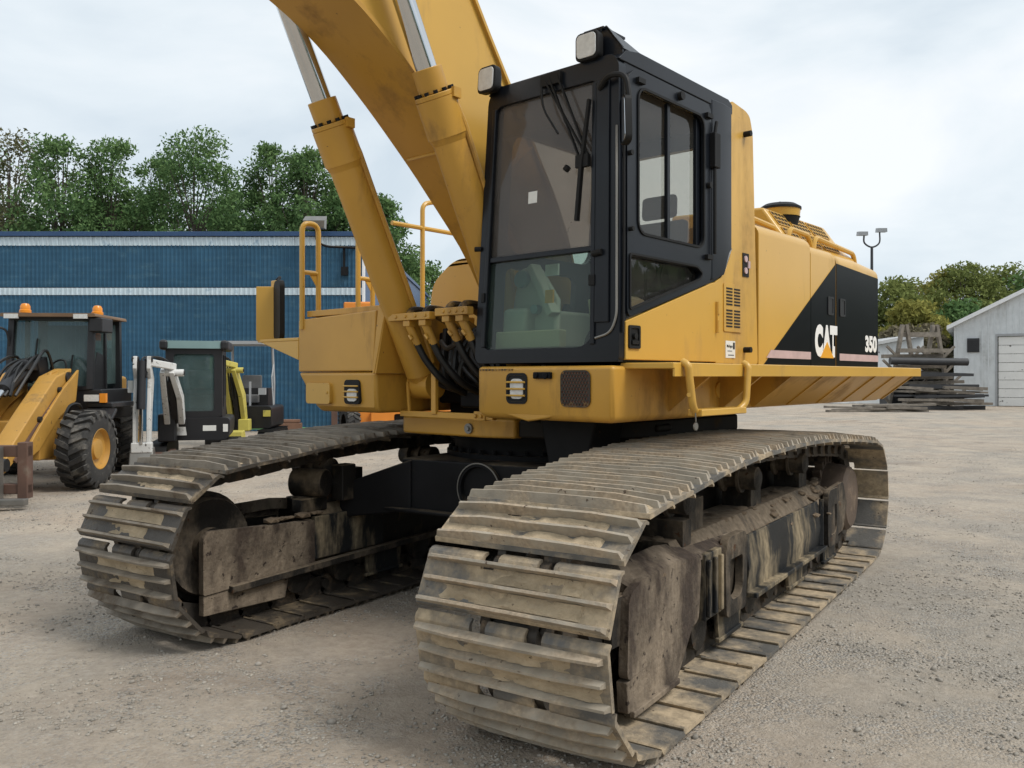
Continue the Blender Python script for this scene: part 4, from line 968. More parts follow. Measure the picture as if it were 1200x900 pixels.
# ------------------------------------------------------------------ ground
def fbm(x, y, s, seed=0):
    return noise.fractal(Vector((x*s+seed*7.3, y*s-seed*3.1, seed*1.9)), 1.0, 2.0, 4)
def ground_material():
    t = NT('gravel_yard'); c = t.new("ShaderNodeTexCoord").outputs['Object']
    big = t.ramp(t.noise(c, .16, 6, .6, .6), .42, .58)
    mid = t.ramp(t.noise(c, .75, 8, .68, .8), .44, .60)
    fine = t.ramp(t.noise(c, 14, 9, .8), .3, .7)
    grey = t.mix(fine, (.268, .240, .20), (.452, .406, .345))
    tan = t.mix(fine, (.332, .266, .204), (.505, .412, .32))
    col = t.mix(t.math('MULTIPLY', big, .85), grey, tan)
    col = t.mix(t.math('MULTIPLY', mid, .75), col, t.mix(fine, (.38, .32, .252), (.53, .455, .365)))
    damp = t.ramp(t.noise(c, .36, 8, .66, 1.2), .56, .70)
    col = t.mix(t.math('MULTIPLY', damp, .7), col, (.25, .197, .15))
    vo = t.new("ShaderNodeTexVoronoi", Scale=70.); t.l.new(c, vo.inputs['Vector'])
    sp = t.new("ShaderNodeSeparateColor"); t.l.new(vo.outputs['Color'], sp.inputs[0])
    st = t.ramp(t.noise(c, 1.3, 5, .6), .42, .62)
    k = t.math('MULTIPLY', t.ramp(sp.outputs[0], .35, 1.0, 0., .85), st)
    col = t.mix(k, col, t.mix(sp.outputs[1], (.13, .125, .12), (.50, .49, .46)))
    sx = t.new('ShaderNodeSeparateXYZ'); t.l.new(c, sx.inputs[0])
    yy = t.math('ADD', sx.outputs[1], 2.); pos = t.math('SUBTRACT', sx.outputs[0], t.math('MULTIPLY', t.math('MULTIPLY', yy, yy), .009))
    rut = t.math('ABSOLUTE', t.math('SUBTRACT', t.math('ABSOLUTE', t.math('SUBTRACT', pos, 5.45)), .95))
    rut = t.math('MULTIPLY', t.ramp(rut, .30, .08), t.ramp(t.noise(c, 1.1, 5, .7), .42, .62))
    col = t.mix(t.math('MULTIPLY', rut, .45), col, (.47, .40, .32))
    p = t.new("ShaderNodeBsdfPrincipled"); t.l.new(col, p.inputs['Base Color']); p.inputs['Roughness'].default_value = .95
    p.inputs['Specular IOR Level'].default_value = .2
    h = t.math('ADD', t.math('MULTIPLY', t.noise(c, 42, 6, .75), 1.), t.math('MULTIPLY', t.math('SUBTRACT', .6, vo.outputs['Distance']), st))
    h = t.math('ADD', h, t.math('MULTIPLY', t.noise(c, 7, 5, .6), 1.4))
    b = t.new("ShaderNodeBump"); b.inputs['Strength'].default_value = .75; b.inputs['Distance'].default_value = .028
    t.l.new(h, b.inputs['Height']); t.l.new(b.outputs[0], p.inputs['Normal']); t.l.new(p.outputs[0], t.out.inputs[0])
    return t.mat
M['ground'] = ground_material()
def build_ground():
    def axis(a, b, step, far):
        xs = list(np.arange(a, b+1e-6, step)); d = step; lo, hi = [], []; v = a
        while v > -far: d *= 1.28; v -= d; lo.append(v)
        d = step; v = b
        while v < far: d *= 1.28; v += d; hi.append(v)
        return np.array(lo[::-1] + xs + hi)
    xs = axis(-9, 7, .07, 900); ys = axis(-6, 6, .07, 900)
    gx, gy = np.meshgrid(xs, ys); x = gx.ravel(); y = gy.ravel()
    z = np.zeros_like(x)
    near = np.clip((14 - np.hypot(x, y))/4, 0, 1)
    for i in np.nonzero(near > 0)[0]:
        z[i] = near[i]*(.020*fbm(x[i], y[i], .8) + .007*fbm(x[i], y[i], 4.5, 3))
    z -= .012
    for off in (1.1, 3.0):                    # faint wheel ruts curving through the yard on the right
        d = np.abs((x - 3.4 - off) - .03*(y+2)**2*.3); z -= .012*np.exp(-(d/.16)**2)*near
    nx, ny = len(xs), len(ys)
    idx = np.arange(nx*ny).reshape(ny, nx)
    q = np.stack([idx[:-1, :-1], idx[:-1, 1:], idx[1:, 1:], idx[1:, :-1]], -1).reshape(-1, 4)
    me = bpy.data.meshes.new('ground'); me.vertices.add(nx*ny); me.vertices.foreach_set('co', np.stack([x, y, z], 1).ravel())
    me.loops.add(q.size); me.loops.foreach_set('vertex_index', q.ravel().astype(np.int32))
    me.polygons.add(len(q)); me.polygons.foreach_set('loop_start', np.arange(0, q.size, 4, dtype=np.int32)); me.polygons.foreach_set('loop_total', np.full(len(q), 4, dtype=np.int32))
    me.update(calc_edges=True); me.polygons.foreach_set('use_smooth', [True]*len(q)); me.materials.append(M['ground'])
    o = bpy.data.objects.new('ground', me); COL.objects.link(o); tag(o, 'pale dusty gravel yard', None, None, 'structure')
build_ground()
def stones(name, m, N, spread, rmin, rmax, seed, label, clump=.0):
    r = np.random.default_rng(seed)
    bm = bmesh.new(); bmesh.ops.create_icosphere(bm, subdivisions=1, radius=1)
    bv = np.array([v.co[:] for v in bm.verts]); bf = np.array([[v.index for v in f.verts] for f in bm.faces]); bm.free()
    bm = bmesh.new(); bmesh.ops.create_cube(bm, size=1.5); bmesh.ops.triangulate(bm, faces=bm.faces)
    cv = np.array([v.co[:] for v in bm.verts]); cf = np.array([[v.index for v in f.verts] for f in bm.faces]); bm.free()
    Z = 1.9 + (r.random(N*4)**1.7)*spread; X = (r.random(N*4)-.5)*Z*1.5
    wx = CAM.x + X*math.cos(TH) - Z*math.sin(TH); wy = CAM.y + X*math.sin(TH) + Z*math.cos(TH)
    keep = []
    for i in range(len(Z)):
        n = fbm(wx[i], wy[i], .9, 5) + .6*fbm(wx[i], wy[i], 3.2, 8)
        if n > clump + r.random()*.35 - .1: keep.append(i)
        if len(keep) >= N: break
    keep = np.array(keep); n = len(keep)
    s = rmin + (rmax-rmin)*r.random(n)**4
    vs = []; rot = r.random((n, 3))*6.28
    base, faces = (bv, bf) if rmax > .02 else (cv, cf)
    V = base[None]*(1 + .28*(r.random((n, len(base), 1))-.5))*s[:, None, None]*np.stack([np.ones(n), .6+.5*r.random(n), .45+.3*r.random(n)], 1)[:, None, :]
    c, si = np.cos(rot[:, 0]), np.sin(rot[:, 0]); c2, s2 = np.cos(rot[:, 1]*.12), np.sin(rot[:, 1]*.12)
    x = V[..., 0]*c[:, None]-V[..., 1]*si[:, None]; y = V[..., 0]*si[:, None]+V[..., 1]*c[:, None]; z = V[..., 2]
    x, z = x*c2[:, None]-z*s2[:, None], x*s2[:, None]+z*c2[:, None]
    gz = np.array([.020*fbm(a, b, .8) + .007*fbm(a, b, 4.5, 3) if math.hypot(a, b) < 10 else 0 for a, b in zip(wx[keep], wy[keep])]) - .012
    V = np.stack([x + wx[keep][:, None], y + wy[keep][:, None], z + (gz + s*.18)[:, None]], -1).reshape(-1, 3)
    F = (faces[None] + (np.arange(n)*len(base))[:, None, None]).reshape(-1, 3)
    me = bpy.data.meshes.new(name); me.vertices.add(len(V)); me.vertices.foreach_set('co', V.ravel())
    me.loops.add(F.size); me.loops.foreach_set('vertex_index', F.ravel().astype(np.int32))
    me.polygons.add(len(F)); me.polygons.foreach_set('loop_start', np.arange(0, F.size, 3, dtype=np.int32)); me.polygons.foreach_set('loop_total', np.full(len(F), 3, dtype=np.int32))
    me.update(calc_edges=True); me.materials.append(m)
    o = bpy.data.objects.new(name, me); COL.objects.link(o); tag(o, label, None, None, 'stuff')
M['stone'] = mat('limestone_chips', (.34, .31, .265), .95, var=.4, vscale=9)
M['stone_dark'] = mat('grey_stones', (.28, .255, .22), .95, var=.4, vscale=6)
stones('gravel', M['stone'], 60000, 18, .003, .012, 11, 'loose pale gravel chips scattered over the yard', .0)
stones('coarse_gravel', M['stone_dark'], 1500, 13, .006, .026, 12, 'larger grey stones lying about in the gravel', .02)

# ------------------------------------------------------------------ blue building
BZ = 25.3
bb = place('blue_building', -4.43, BZ)
tag(bb, 'long low blue metal building with two pale horizontal bands', 'building')
def ribbed(w, h, nr, m, name, depth=.022):
    mb = MB(); p = []
    for i in range(nr):
        a = w*i/nr; s = w/nr
        p += [(a, 0), (a+s*.52, 0), (a+s*.64, -depth), (a+s*.88, -depth)]
    p.append((w, 0)); n = len(p)
    vs = [(x, y, z) for z in (0, h) for x, y in p] + [(0, .03, 0), (w, .03, 0), (0, .03, h), (w, .03, h)]
    fs = [(i, i+1, n+i+1, n+i) for i in range(n-1)] + [(2*n, 2*n+2, 2*n+3, 2*n+1), (0, n, 2*n+2, 2*n), (n-1, 2*n+1, 2*n+3, 2*n-1)]
    mb.add(vs, fs)
    return mesh_of(name, mb, m, 0)
PW = 1.0
lo = ribbed(PW-.008, 4.02, 8, M['blue_wall'], 'wall_panel'); hi = ribbed(PW-.008, 1.24, 8, M['blue_wall'], 'wall_panel')
b1m = ribbed(PW-.006, .26, 7, M['white_band'], 'band_panel'); b2m = ribbed(PW-.006, .21, 7, M['white_band'], 'band_panel')
for i in range(26):
    x = -PW*(i+1)
    for me_, z, nm, dy in ((lo, 0, 'wall_panel', 0), (hi, 4.27, 'wall_panel', 0), (b1m, 5.49, 'band_panel', -.02), (b2m, 4.03, 'band_panel', -.02)):
        obj(nm, me_, None, bb, loc=(x, dy, z))
mb = MB(); mb.box(-26, -.01, .04, 20, 0, 5.76); obj('building_shell', mb, M['blue_trim'], bb)
mb = MB(); mb.box(-26.1, .06, -.10, 20.1, 5.765, 5.90); obj('roof_edge', mb, M['blue_trim'], bb, bevel=.01)
mb = MB(); mb.box(-.004, .07, -.06, .05, 0, 5.76); obj('corner_trim', mb, M['roof_white'], bb)
fl = place('wall_floodlight', -4.43-.66, BZ-.06)
tag(fl, 'floodlight on a bent arm fixed to the top corner of the blue building', 'floodlight')
mb = MB(); mb.tube(arc_pts([(.45, 0, 5.42), (-.35, -.25, 5.42), (-.62, -.35, 5.55), (-.62, -.4, 5.95)], .25), .035, 8); mb.box(.1, .16, -.05, .02, 4.7, 5.4); mb.box(.05, .25, -.10, .02, 4.6, 4.85); obj('arm', mb, M['chassis'], fl)
mb = MB(); mb.loft([[(-.9, -.55, 5.92), (-.35, -.55, 5.92), (-.35, -.25, 5.92), (-.9, -.25, 5.92)], [(-.95, -.62, 6.12), (-.32, -.62, 6.12), (-.32, -.3, 6.30), (-.95, -.3, 6.30)]]); obj('lamp_head', mb, M['steel'], fl)
gh = place('garden_hose', -7.0, BZ-.5)
mb = MB(); mb.tube(spline([(-1.4, .25, .12), (-.6, .1, .10), (.5, .2, .09), (1.6, .1, .11), (2.6, .25, .10)], 6), .035, 6)
tag(obj('hose', mb, M['green'], gh), None); tag(gh, 'green hose lying along the foot of the blue wall', 'hose')
mb = MB(); mb.box(-.35, .55, -.15, .15, 0, .30); mb.box(-.2, .5, -.14, .14, .31, .40)
tag(obj('timber_block', mb, M['wood_block'], None, bevel=.02, loc=W(-6.5, BZ-1.2), rot=(0, 0, TH+.1)), 'short brown timber block on the ground by the blue wall', 'timber block')

# ------------------------------------------------------------------ white garage with its lean-to
GZ = 47.6
ga = place('white_garage', 24.65, GZ, R(-29)); tag(ga, 'white metal garage with a pitched roof and a peeling roll door', 'garage')
WR, EV, RG = 13.4, 4.38, 7.85
mb = MB(); p = [(0, 0), (2.1, 0), (2.1, 3.8), (6.7, 3.8), (6.7, 0), (WR, 0), (WR, EV), (WR/2, RG), (0, EV)]
mb.plate(p, 'y', 0, .1); mb.box(0, .1, .1, 18, 0, EV); mb.box(WR-.1, WR, .1, 18, 0, EV); mb.box(0, WR, 17.9, 18, 0, EV)
obj('wall', mb, M['garage_white'], ga)
for i in range(44):
    x = .15 + i*.30
    zt = EV + (RG-EV)*(1-abs(x-WR/2)/(WR/2)) - .05; z0 = 3.95 if 1.9 < x < 6.9 else 0.02
    mb = MB(); mb.box(x, x+.05, -.03, .0, z0, zt); obj('siding_rib', mb, M['garage_white'], ga)
mb = MB(); mb.loft([[(-.35, y, EV-.17), (WR/2, y, RG), (WR/2, y, RG+.22), (-.35, y, EV+.05)] for y in (-.35, 18.2)]); mb.loft([[(WR/2, y, RG), (WR+.35, y, EV-.17), (WR+.35, y, EV+.05), (WR/2, y, RG+.22)] for y in (-.35, 18.2)])
obj('roof', mb, M['roof_white'], ga)
for k in range(8):
    mb = MB(); mb.box(2.16, 6.64, .03, .09, .01+k*.473, .465+k*.473); mb.box(2.16, 6.64, .02, .03, .02+k*.473, .035+k*.473); obj('door_section', mb, M['garage_door'], ga, bevel=.012)
mb = MB(); mb.box(2.02, 2.12, -.05, .05, 0, 3.9); mb.box(6.68, 6.78, -.05, .05, 0, 3.9); mb.box(2.02, 6.78, -.06, .05, 3.80, 3.93); obj('door_frame', mb, M['grey'], ga)
mb = MB(); mb.box(.65, 1.25, -.08, .0, 2.95, 3.72)
for k in range(6): mb.beam((.68, -.10, 3.02+k*.115), (1.22, -.10, 3.02+k*.115), .05, .03)
obj('louvre_vent', mb, M['pipe_dark'], ga)
le = place('lean_to_shed', 19.2, 51); tag(le, 'low pale shed with a sloping grey roof behind the timber racks', 'shed')
mb = MB(); mb.plate([(0, 0), (5.4, 0), (5.4, 4.0), (0, 3.0)], 'y', 0, 6); obj('wall', mb, M['garage_white'], le)
mb = MB(); mb.plate([(-.4, 2.95), (5.5, 4.05), (5.5, 4.25), (-.4, 3.13)], 'y', -.3, 6.3); obj('roof', mb, M['roof_grey'], le)

# ------------------------------------------------------------------ twin-headed yard light
lp = place('yard_light', 25.3, 60); tag(lp, 'tall dark pole with two floodlight heads beyond the excavator', 'light pole')
mb = MB(); mb.cyl((0, 0, 0), (0, 0, 10.7), .14, .09, n=10); obj('pole', mb, M['pipe_dark'], lp)
mb = MB(); mb.tube(spline([(-.55, 0, 11.55), (-.52, 0, 11.0), (0, 0, 10.7), (.52, 0, 11.0), (.55, 0, 11.75)], 5), .06, 6); obj('yoke', mb, M['pipe_dark'], lp)
for x, z in ((-.68, 11.62), (.66, 11.86)):
    mb = MB(); mb.loft([[(x-.34, -.22, z-.12), (x+.34, -.22, z-.12), (x+.34, .2, z-.1), (x-.34, .2, z-.1)], [(x-.30, -.28, z+.14), (x+.30, -.28, z+.14), (x+.30, .2, z+.2), (x-.30, .2, z+.2)]]); obj('lamp_head', mb, M['grey'], lp)

# ------------------------------------------------------------------ timber racks with what lies on them
RZ = 43.5
def aframe(x, label, back=0):
    r = place('a_frame_rack', x, RZ+back, R(-8)); tag(r, label, 'storage rack', 'timber storage racks')
    for s in (-1, 1):
        mb = MB(); mb.beam((0, s*1.5, 0), (0, s*.12, 4.15), .24, .22, up=(1, 0, 0)); obj('leg', mb, M['timber'], r)
    for k, z in enumerate((.75, 1.5, 2.25, 3.0)):
        w = 1.9-.3*k
        mb = MB(); mb.beam((0, -w, z+.25), (0, w, z+.25), .14, .16); obj('cross_arm', mb, M['timber'], r)
        for s in (-1, 1):
            mb = MB(); mb.beam((.0, s*w, z+.3), (.0, s*(w+.35), z+.75), .10, .10); obj('arm_tip', mb, M['timber'], r)
    return r
def aframe_front(x, back, label):
    """an A-frame seen broadside: two raking legs, cross arms that reach out left and right"""
    r = place('a_frame_rack', x, RZ+back, R(6)); tag(r, label, 'storage rack', 'timber storage racks')
    for s in (-1, 1):
        mb = MB(); mb.beam((s*.85, 0, 0), (s*.10, 0, 4.25), .15, .2, up=(0, 1, 0)); obj('leg', mb, M['timber'], r)
    for k, z in enumerate((.7, 1.45, 2.2, 2.9)):
        w = 1.15-.2*k
        for s in (-1, 1):
            mb = MB(); mb.beam((s*(.8-.18*k), -.1, z-.45), (s*(w+.45), -.1, z+.25), .10, .12, up=(0, 1, 0)); obj('brace_arm', mb, M['timber'], r)
    mb = MB(); mb.beam((-.62, .12, 1.2), (.62, .12, 1.2), .14, .1, up=(0, 1, 0)); obj('tie_beam', mb, M['timber'], r)
    return r
rk = aframe_front(20.0, 0, 'left weathered timber A-frame of the storage rack by the shed')
rk2 = aframe_front(21.75, .4, 'right weathered timber A-frame of the storage rack by the garage')
mb = MB(); mb.beam((-1.05, 0, 0), (1.05, 0, 0), .16, .24)
tag(obj('ridge_beam', mb, M['timber'], None, loc=W(20.8, RZ+.1, 3.75), rot=(0, 0, TH+.02)), 'pale beam joining the tops of the two A-frames', 'beam')
levels = [(2.36, 18.2, 27.0, 'uppermost long dark pipe on the timber rack'), (1.72, 20.6, 27.2, 'second long dark bar down the timber rack'), (1.12, 20.3, 27.6, 'third long bar down the timber rack'), (.62, 20.5, 27.6, 'lowest long bar on the timber rack, rough ended')]
rd = random.Random(2)
for k, (z, xa, xb, lab) in enumerate(levels):
    xa = 18.9 + .4*k; xb = 22.7 + .22*k
    mb = MB(); L = (xb-xa)/2
    if k == 0: mb.cyl((-L, 0, 0), (L, 0, 0), .19, n=12)
    else: mb.beam((-L, 0, 0), (L, 0, 0), .35, .26, w1=.2, h1=.14)
    tag(obj('long_bar', mb, M['pipe_dark'], None, loc=W((xa+xb)/2, RZ-.9-.1*k, z), rot=(0, R(rd.uniform(-1, 1)), TH+R(-2))), lab, 'bar')
for k in range(22):
    L = rd.uniform(.9, 1.7); x = rd.uniform(19.6, 22.4); z = .10 + .19*(k % 6)
    mb = MB(); mb.beam((-L, 0, 0), (L, 0, 0), rd.uniform(.2, .4), rd.uniform(.08, .16))
    tag(obj('scrap_board', mb, M['timber'] if k % 3 else M['pipe_dark'], None, loc=W(x, RZ-1.8+rd.uniform(-.8, 1.0), z), rot=(0, R(rd.uniform(-4, 4)), TH+R(rd.uniform(-14, 14)))), 'weathered grey scrap board heaped under the timber racks' if k % 3 else 'dark scrap board heaped under the timber racks', 'board', 'grey scrap boards under the racks' if k % 3 else 'dark scrap boards under the racks')
for k in range(7):
    L = rd.uniform(1.2, 1.9)
    mb = MB(); mb.beam((-L, 0, 0), (L, 0, 0), rd.uniform(.25, .4), rd.uniform(.14, .22))
    tag(obj('rack_board', mb, M['timber'], None, loc=W(rd.uniform(20.3, 21.6), RZ-.45+.2*(k % 3), 1.30+.30*k*.9), rot=(0, R(rd.uniform(-3, 3)), TH+R(rd.uniform(-5, 5)))), 'weathered grey board lying across the arms of the timber rack', 'board', 'boards across the rack arms')
for k in range(9):
    L = rd.uniform(.8, 2.0); x = 15.6 + rd.uniform(0, 3.2); z = .06 + .11*(k % 3)
    mb = MB(); mb.beam((-L, 0, 0), (L, 0, 0), .3, .10)
    tag(obj('scrap_board', mb, M['timber'], None, loc=W(x, RZ-4.2+rd.uniform(-.5, .5), z), rot=(0, R(rd.uniform(-3, 3)), TH+R(rd.uniform(-10, 10)))), 'weathered board lying in the low pile left of the racks', 'board', 'boards in the low pile')
mb = MB()
mb.box(-1.1, 1.1, -.7, .7, .02, 1.5)
tag(obj('dark_crate', mb, M['pipe_dark'], None, bevel=.05, loc=W(20.5, RZ+.9), rot=(0, 0, TH)), 'dark crate standing inside the timber rack', 'crate')

# ------------------------------------------------------------------ trees
def leaf_mat(name, a, b, c):
    t = NT(name); at = t.new("ShaderNodeVertexColor", layer_name='leaf'); sp = t.new("ShaderNodeSeparateColor"); t.l.new(at.outputs[0], sp.inputs[0])
    co = coords(t); n = t.ramp(t.noise(co, .55, 4), .35, .65)
    col = t.mix(sp.outputs[0], a, b); col = t.mix(t.math('MULTIPLY', n, .6), col, c)
    d = t.new("ShaderNodeBsdfDiffuse"); t.l.new(col, d.inputs[0]); tr = t.new("ShaderNodeBsdfTranslucent"); t.l.new(col, tr.inputs[0])
    m = t.new("ShaderNodeMixShader"); m.inputs[0].default_value = .25; t.l.new(d.outputs[0], m.inputs[1]); t.l.new(tr.outputs[0], m.inputs[2]); t.l.new(m.outputs[0], t.out.inputs[0])
    return t.mat
LF = {'green': leaf_mat('green_leaves', (.085, .15, .055), (.19, .285, .11), (.11, .20, .08)),
      'brown': leaf_mat('thin_brownish_leaves', (.10, .10, .05), (.20, .18, .10), (.11, .14, .06)),
      'olive': leaf_mat('olive_leaves', (.13, .165, .055), (.27, .30, .10), (.18, .21, .07)),
      'gold': leaf_mat('yellowing_leaves', (.22, .225, .06), (.36, .33, .09), (.25, .24, .075)),
      'dull': leaf_mat('grey_brown_leaves', (.15, .13, .085), (.25, .215, .15), (.16, .15, .09))}
def leaf_mesh(C, S, seed, m, size):
    """C cluster centres, S their radii: leaf-sized bent quads scattered through each cluster"""
    r = np.random.default_rng(seed); pts = []
    for c, (rad, n) in zip(C, S):
        d = r.normal(size=(n, 3)); d /= np.linalg.norm(d, axis=1)[:, None]
        pts.append(np.array(c) + d*(r.random((n, 1))**.45)*rad*np.array([1, 1, .78]))
    P = np.concatenate(pts); n = len(P)
    a = r.normal(size=(n, 3)); a /= np.linalg.norm(a, axis=1)[:, None]; b = np.cross(a, r.normal(size=(n, 3))); b /= np.linalg.norm(b, axis=1)[:, None]
    s = size*(.55 + .9*r.random(n))[:, None]
    V = np.stack([P - a*s, P - b*s*.45, P + a*s, P + b*s*.45], 1).reshape(-1, 3)
    me = bpy.data.meshes.new('crown'); me.vertices.add(4*n); me.vertices.foreach_set('co', V.ravel())
    me.loops.add(4*n); me.loops.foreach_set('vertex_index', np.arange(4*n, dtype=np.int32)); me.polygons.add(n)
    me.polygons.foreach_set('loop_start', np.arange(0, 4*n, 4, dtype=np.int32)); me.polygons.foreach_set('loop_total', np.full(n, 4, dtype=np.int32)); me.update(calc_edges=True)
    ca = me.color_attributes.new('leaf', 'FLOAT_COLOR', 'POINT'); v = np.repeat(r.random(n), 4); ca.data.foreach_set('color', np.stack([v, v, v, np.ones(4*n)], 1).ravel())
    me.materials.append(m); return me
def tree(X, Z, h, rad, kind, label, seed, low=.25, nc=46, leaves=150, size=.20, grp=None, tall=1.0, airy=.0):
    r = random.Random(seed); t = place('tree', X, Z); t.name = 'tree'
    tag(t, label, 'tree', grp)
    mb = MB(); lean = r.uniform(-.4, .4)
    trunk = [Vector((0, 0, -.1)), Vector((lean*.3, r.uniform(-.2, .2), h*.3)), Vector((lean*.7, r.uniform(-.3, .3), h*.6)), Vector((lean, 0, h*.92))]
    tp = spline(trunk, 5); mb.tube(tp, h*.012, 8, r1=h*.002)
    C = []; S = []
    for i in range(nc):
        f = low + (1-low)*(i+.5)/nc + r.uniform(-.03, .03); f = min(.97, f)
        g = (f-low)/(1-low); env = (.82 + .18*math.sin(PI*min(1, g*2))) * min(1, (1.02-g)*2.3)**.6
        a = r.uniform(0, 2*PI); q = rad*env*math.sqrt(r.uniform(.12, 1.0))
        base = tp[min(len(tp)-1, int(f*.82*(len(tp)-1)))]
        c = Vector((base.x + q*math.cos(a), base.y + q*math.sin(a), h*f)); C.append(c[:])
        cr = rad*r.uniform(.17, .36)*(1-.25*f); S.append((cr, max(12, int(leaves*(cr/(rad*.27))**2*(1-airy*f)))))
        if i % 2 == 0: mb.tube([base, base.lerp(c, .55) + Vector((0, 0, -.05*h*.2)), c], h*.0035, 5, r1=h*.0009)
    obj('trunk', mb, M['bark'], t)
    me = leaf_mesh(C, S, seed, LF[kind], size)
    o = bpy.data.objects.new('crown', me); COL.objects.link(o); o.parent = t
    return t
def P(px, Z): return (px-600)/1000*Z
row = [(-30, 47, 14.4, 3.6, 'green', 'partly cut off dark tree at the far left end of the tree row'),
       (14, 46, 14.9, 3.2, 'brown', 'thin brownish tree at the left of the row behind the blue building'),
       (72, 45, 14.4, 3.0, 'green', 'dark full tree second in the row behind the blue building'),
       (138, 46, 14.7, 2.7, 'green', 'slim green tree between the dark full tree and the broad tree'),
       (188, 49, 14.5, 2.8, 'green', 'narrow green tree just left of the broad crowned tree'),
       (232, 45, 14.6, 3.4, 'green', 'broadest green tree at the middle of the row behind the blue building'),
       (318, 46, 14.5, 2.6, 'green', 'airy tree with gaps, left of the ladder rails'),
       (362, 45, 14.0, 2.5, 'green', 'loose green tree behind the ladder rails and floodlight'),
       (402, 46, 12.6, 2.6, 'green', 'green tree partly behind the left boom cylinder'),
       (452, 44, 11.0, 2.2, 'green', 'lower green tree seen between the boom cylinder and boom'),
       (492, 47, 8.0, 2.6, 'green', 'low green tree below the boom, right of the cylinder')]
for i, (px, Z, h, rad, kind, lab) in enumerate(row):
    tree(P(px, Z), Z, h*.975, rad*1.25, kind, lab, 40+i, low=.16, nc=120, leaves=270 if kind == 'green' else 130, size=.105, airy=.30, grp='trees behind the blue building')
for i, px in enumerate((40, 105, 165, 270, 345, -20, 280, 385)):
    tree(P(px, 50), 50, (10.6, 12.0, 11.4, 11.2, 11.0, 10.8, 12.8, 10)[i], 4.0, 'green', ['dark undergrowth tree low at the left behind the blue building', 'bushy low tree under the slim green tree', 'bushy low tree filling the gap left of the broad tree', 'low dark tree right of the broad crowned tree', 'low bushy tree under the loose trees by the rails', 'low tree at the far left end below the brownish tree', 'rounded middle-height tree between the broadest tree and the airy tree', 'low bushy tree under the boom cylinder'][i], 80+i, low=.08, nc=80, leaves=250, size=.13, grp='trees behind the blue building')
rt = [(1052, 64, 8.6, 4.4, 'olive', 'round olive tree just right of the excavator'), (1075, 58, 6.6, 3.0, 'gold', 'yellowing bushy tree behind the A-frame racks'),
      (1098, 68, 9.6, 5.0, 'gold', 'large yellow-green tree behind the shed'), (1130, 66, 10.3, 4.6, 'olive', 'tall olive tree rising highest behind the garage roof'),
      (1168, 68, 10.0, 5.2, 'olive', 'broad olive tree behind the middle of the garage roof'), (1206, 66, 9.4, 5.0, 'green', 'dark green tree at the right edge behind the garage'),
      (1058, 54, 4.6, 2.6, 'dull', 'grey-brown shrubby tree beside the shed'), (1092, 56, 4.8, 2.4, 'dull', 'grey-brown shrubby tree between the A-frames'), (1120, 61, 6.8, 3.6, 'green', 'dark tree low behind the garage corner'), (1020, 66, 7.0, 4.0, 'olive', 'olive tree mostly hidden behind the excavator tail')]
for i, (px, Z, h, rad, kind, lab) in enumerate(rt):
    tree(P(px, Z), Z, h, rad, kind, lab, 120+i, low=.06, nc=80, leaves=230, size=.16, grp='trees behind the garage')

# unseen woods added right of and behind the photographer, to dim sky reflections
def added_wood(name, ring, label, seed):
    r = random.Random(seed); C = []; S = []
    for a0, a1, rad in ring:
        n = int((a1-a0)/1.5)
        for i in range(n):
            a = R(a0 + 1.5*i + r.uniform(-.7, .7)); d = rad + r.uniform(-3, 5); top = r.uniform(7.5, 12.5)
            for z in (1.6, 4.2, 6.8, 9.4):
                if z > top: break
                p = W(d*math.sin(a), d*math.cos(a), min(z, top-1)); C.append(p[:]); S.append((r.uniform(2.0, 2.9), 60))
    me = leaf_mesh(C, S, seed, LF['green'], .75)
    o = bpy.data.objects.new(name, me); COL.objects.link(o); tag(o, label, None, None, 'stuff')
added_wood('added_wood', [(42, 140, 70), (142, 260, 62)], 'unseen wood added beyond the picture edge to darken reflections', 5)

# ------------------------------------------------------------------ wheel loader
M['roof_brown'] = mat('brown_cab_roof', (.16, .095, .05), .6, var=.15)
wl_ = place('wheel_loader', -7.1, 13.3, R(4)); tag(wl_, 'yellow wheel loader with black cab and amber beacons at the left edge', 'wheel loader')
def tyre_mesh():
    mb = MB(); mb.lathe([(.30, -.20), (.40, -.215), (.50, -.20), (.525, -.16), (.53, 0), (.525, .16), (.50, .20), (.40, .215), (.30, .20)], (0, 0, 0), (1, 0, 0), 36, cap=False)
    for i in range(22):
        for s in (-1, 1):
            t = 2*PI*(i + (.5 if s > 0 else 0))/22; t2 = t + .17
            p = lambda x, a, r: Vector((x, r*math.cos(a), r*math.sin(a)))
            mb.loft([[p(s*.225, t-.07, .47), p(s*.225, t+.07, .47), p(s*.215, t+.06, .525), p(s*.215, t-.06, .525)], [p(s*.205, t-.08, .50), p(s*.205, t+.08, .50), p(s*.195, t+.07, .565), p(s*.195, t-.07, .565)], [p(0, t2-.07, .51), p(0, t2+.07, .51), p(0, t2+.06, .57), p(0, t2-.06, .57)]])
    return mesh_of('tyre', mb, M['tyre'], 30)
TYRE = tyre_mesh()
RIM = mesh_of('rim', MB().lathe([(.31, .05), (.31, .19), (.29, .20), (.27, .13), (.16, .10), (.14, .16), (.08, .17), (.0001, .17)], (0, 0, 0), (1, 0, 0), 28), M['loader_yellow'])
for x, y, rz in ((.86, -.95, -3), (-.86, -.95, -3), (.44, 1.52, 16), (-1.22, 1.05, 16)):
    w = obj('wheel', TYRE, None, wl_, loc=(x, y, .565), rot=(0, 0, R(rz) + (PI if x < 0 else 0))); obj('rim', RIM, None, w)
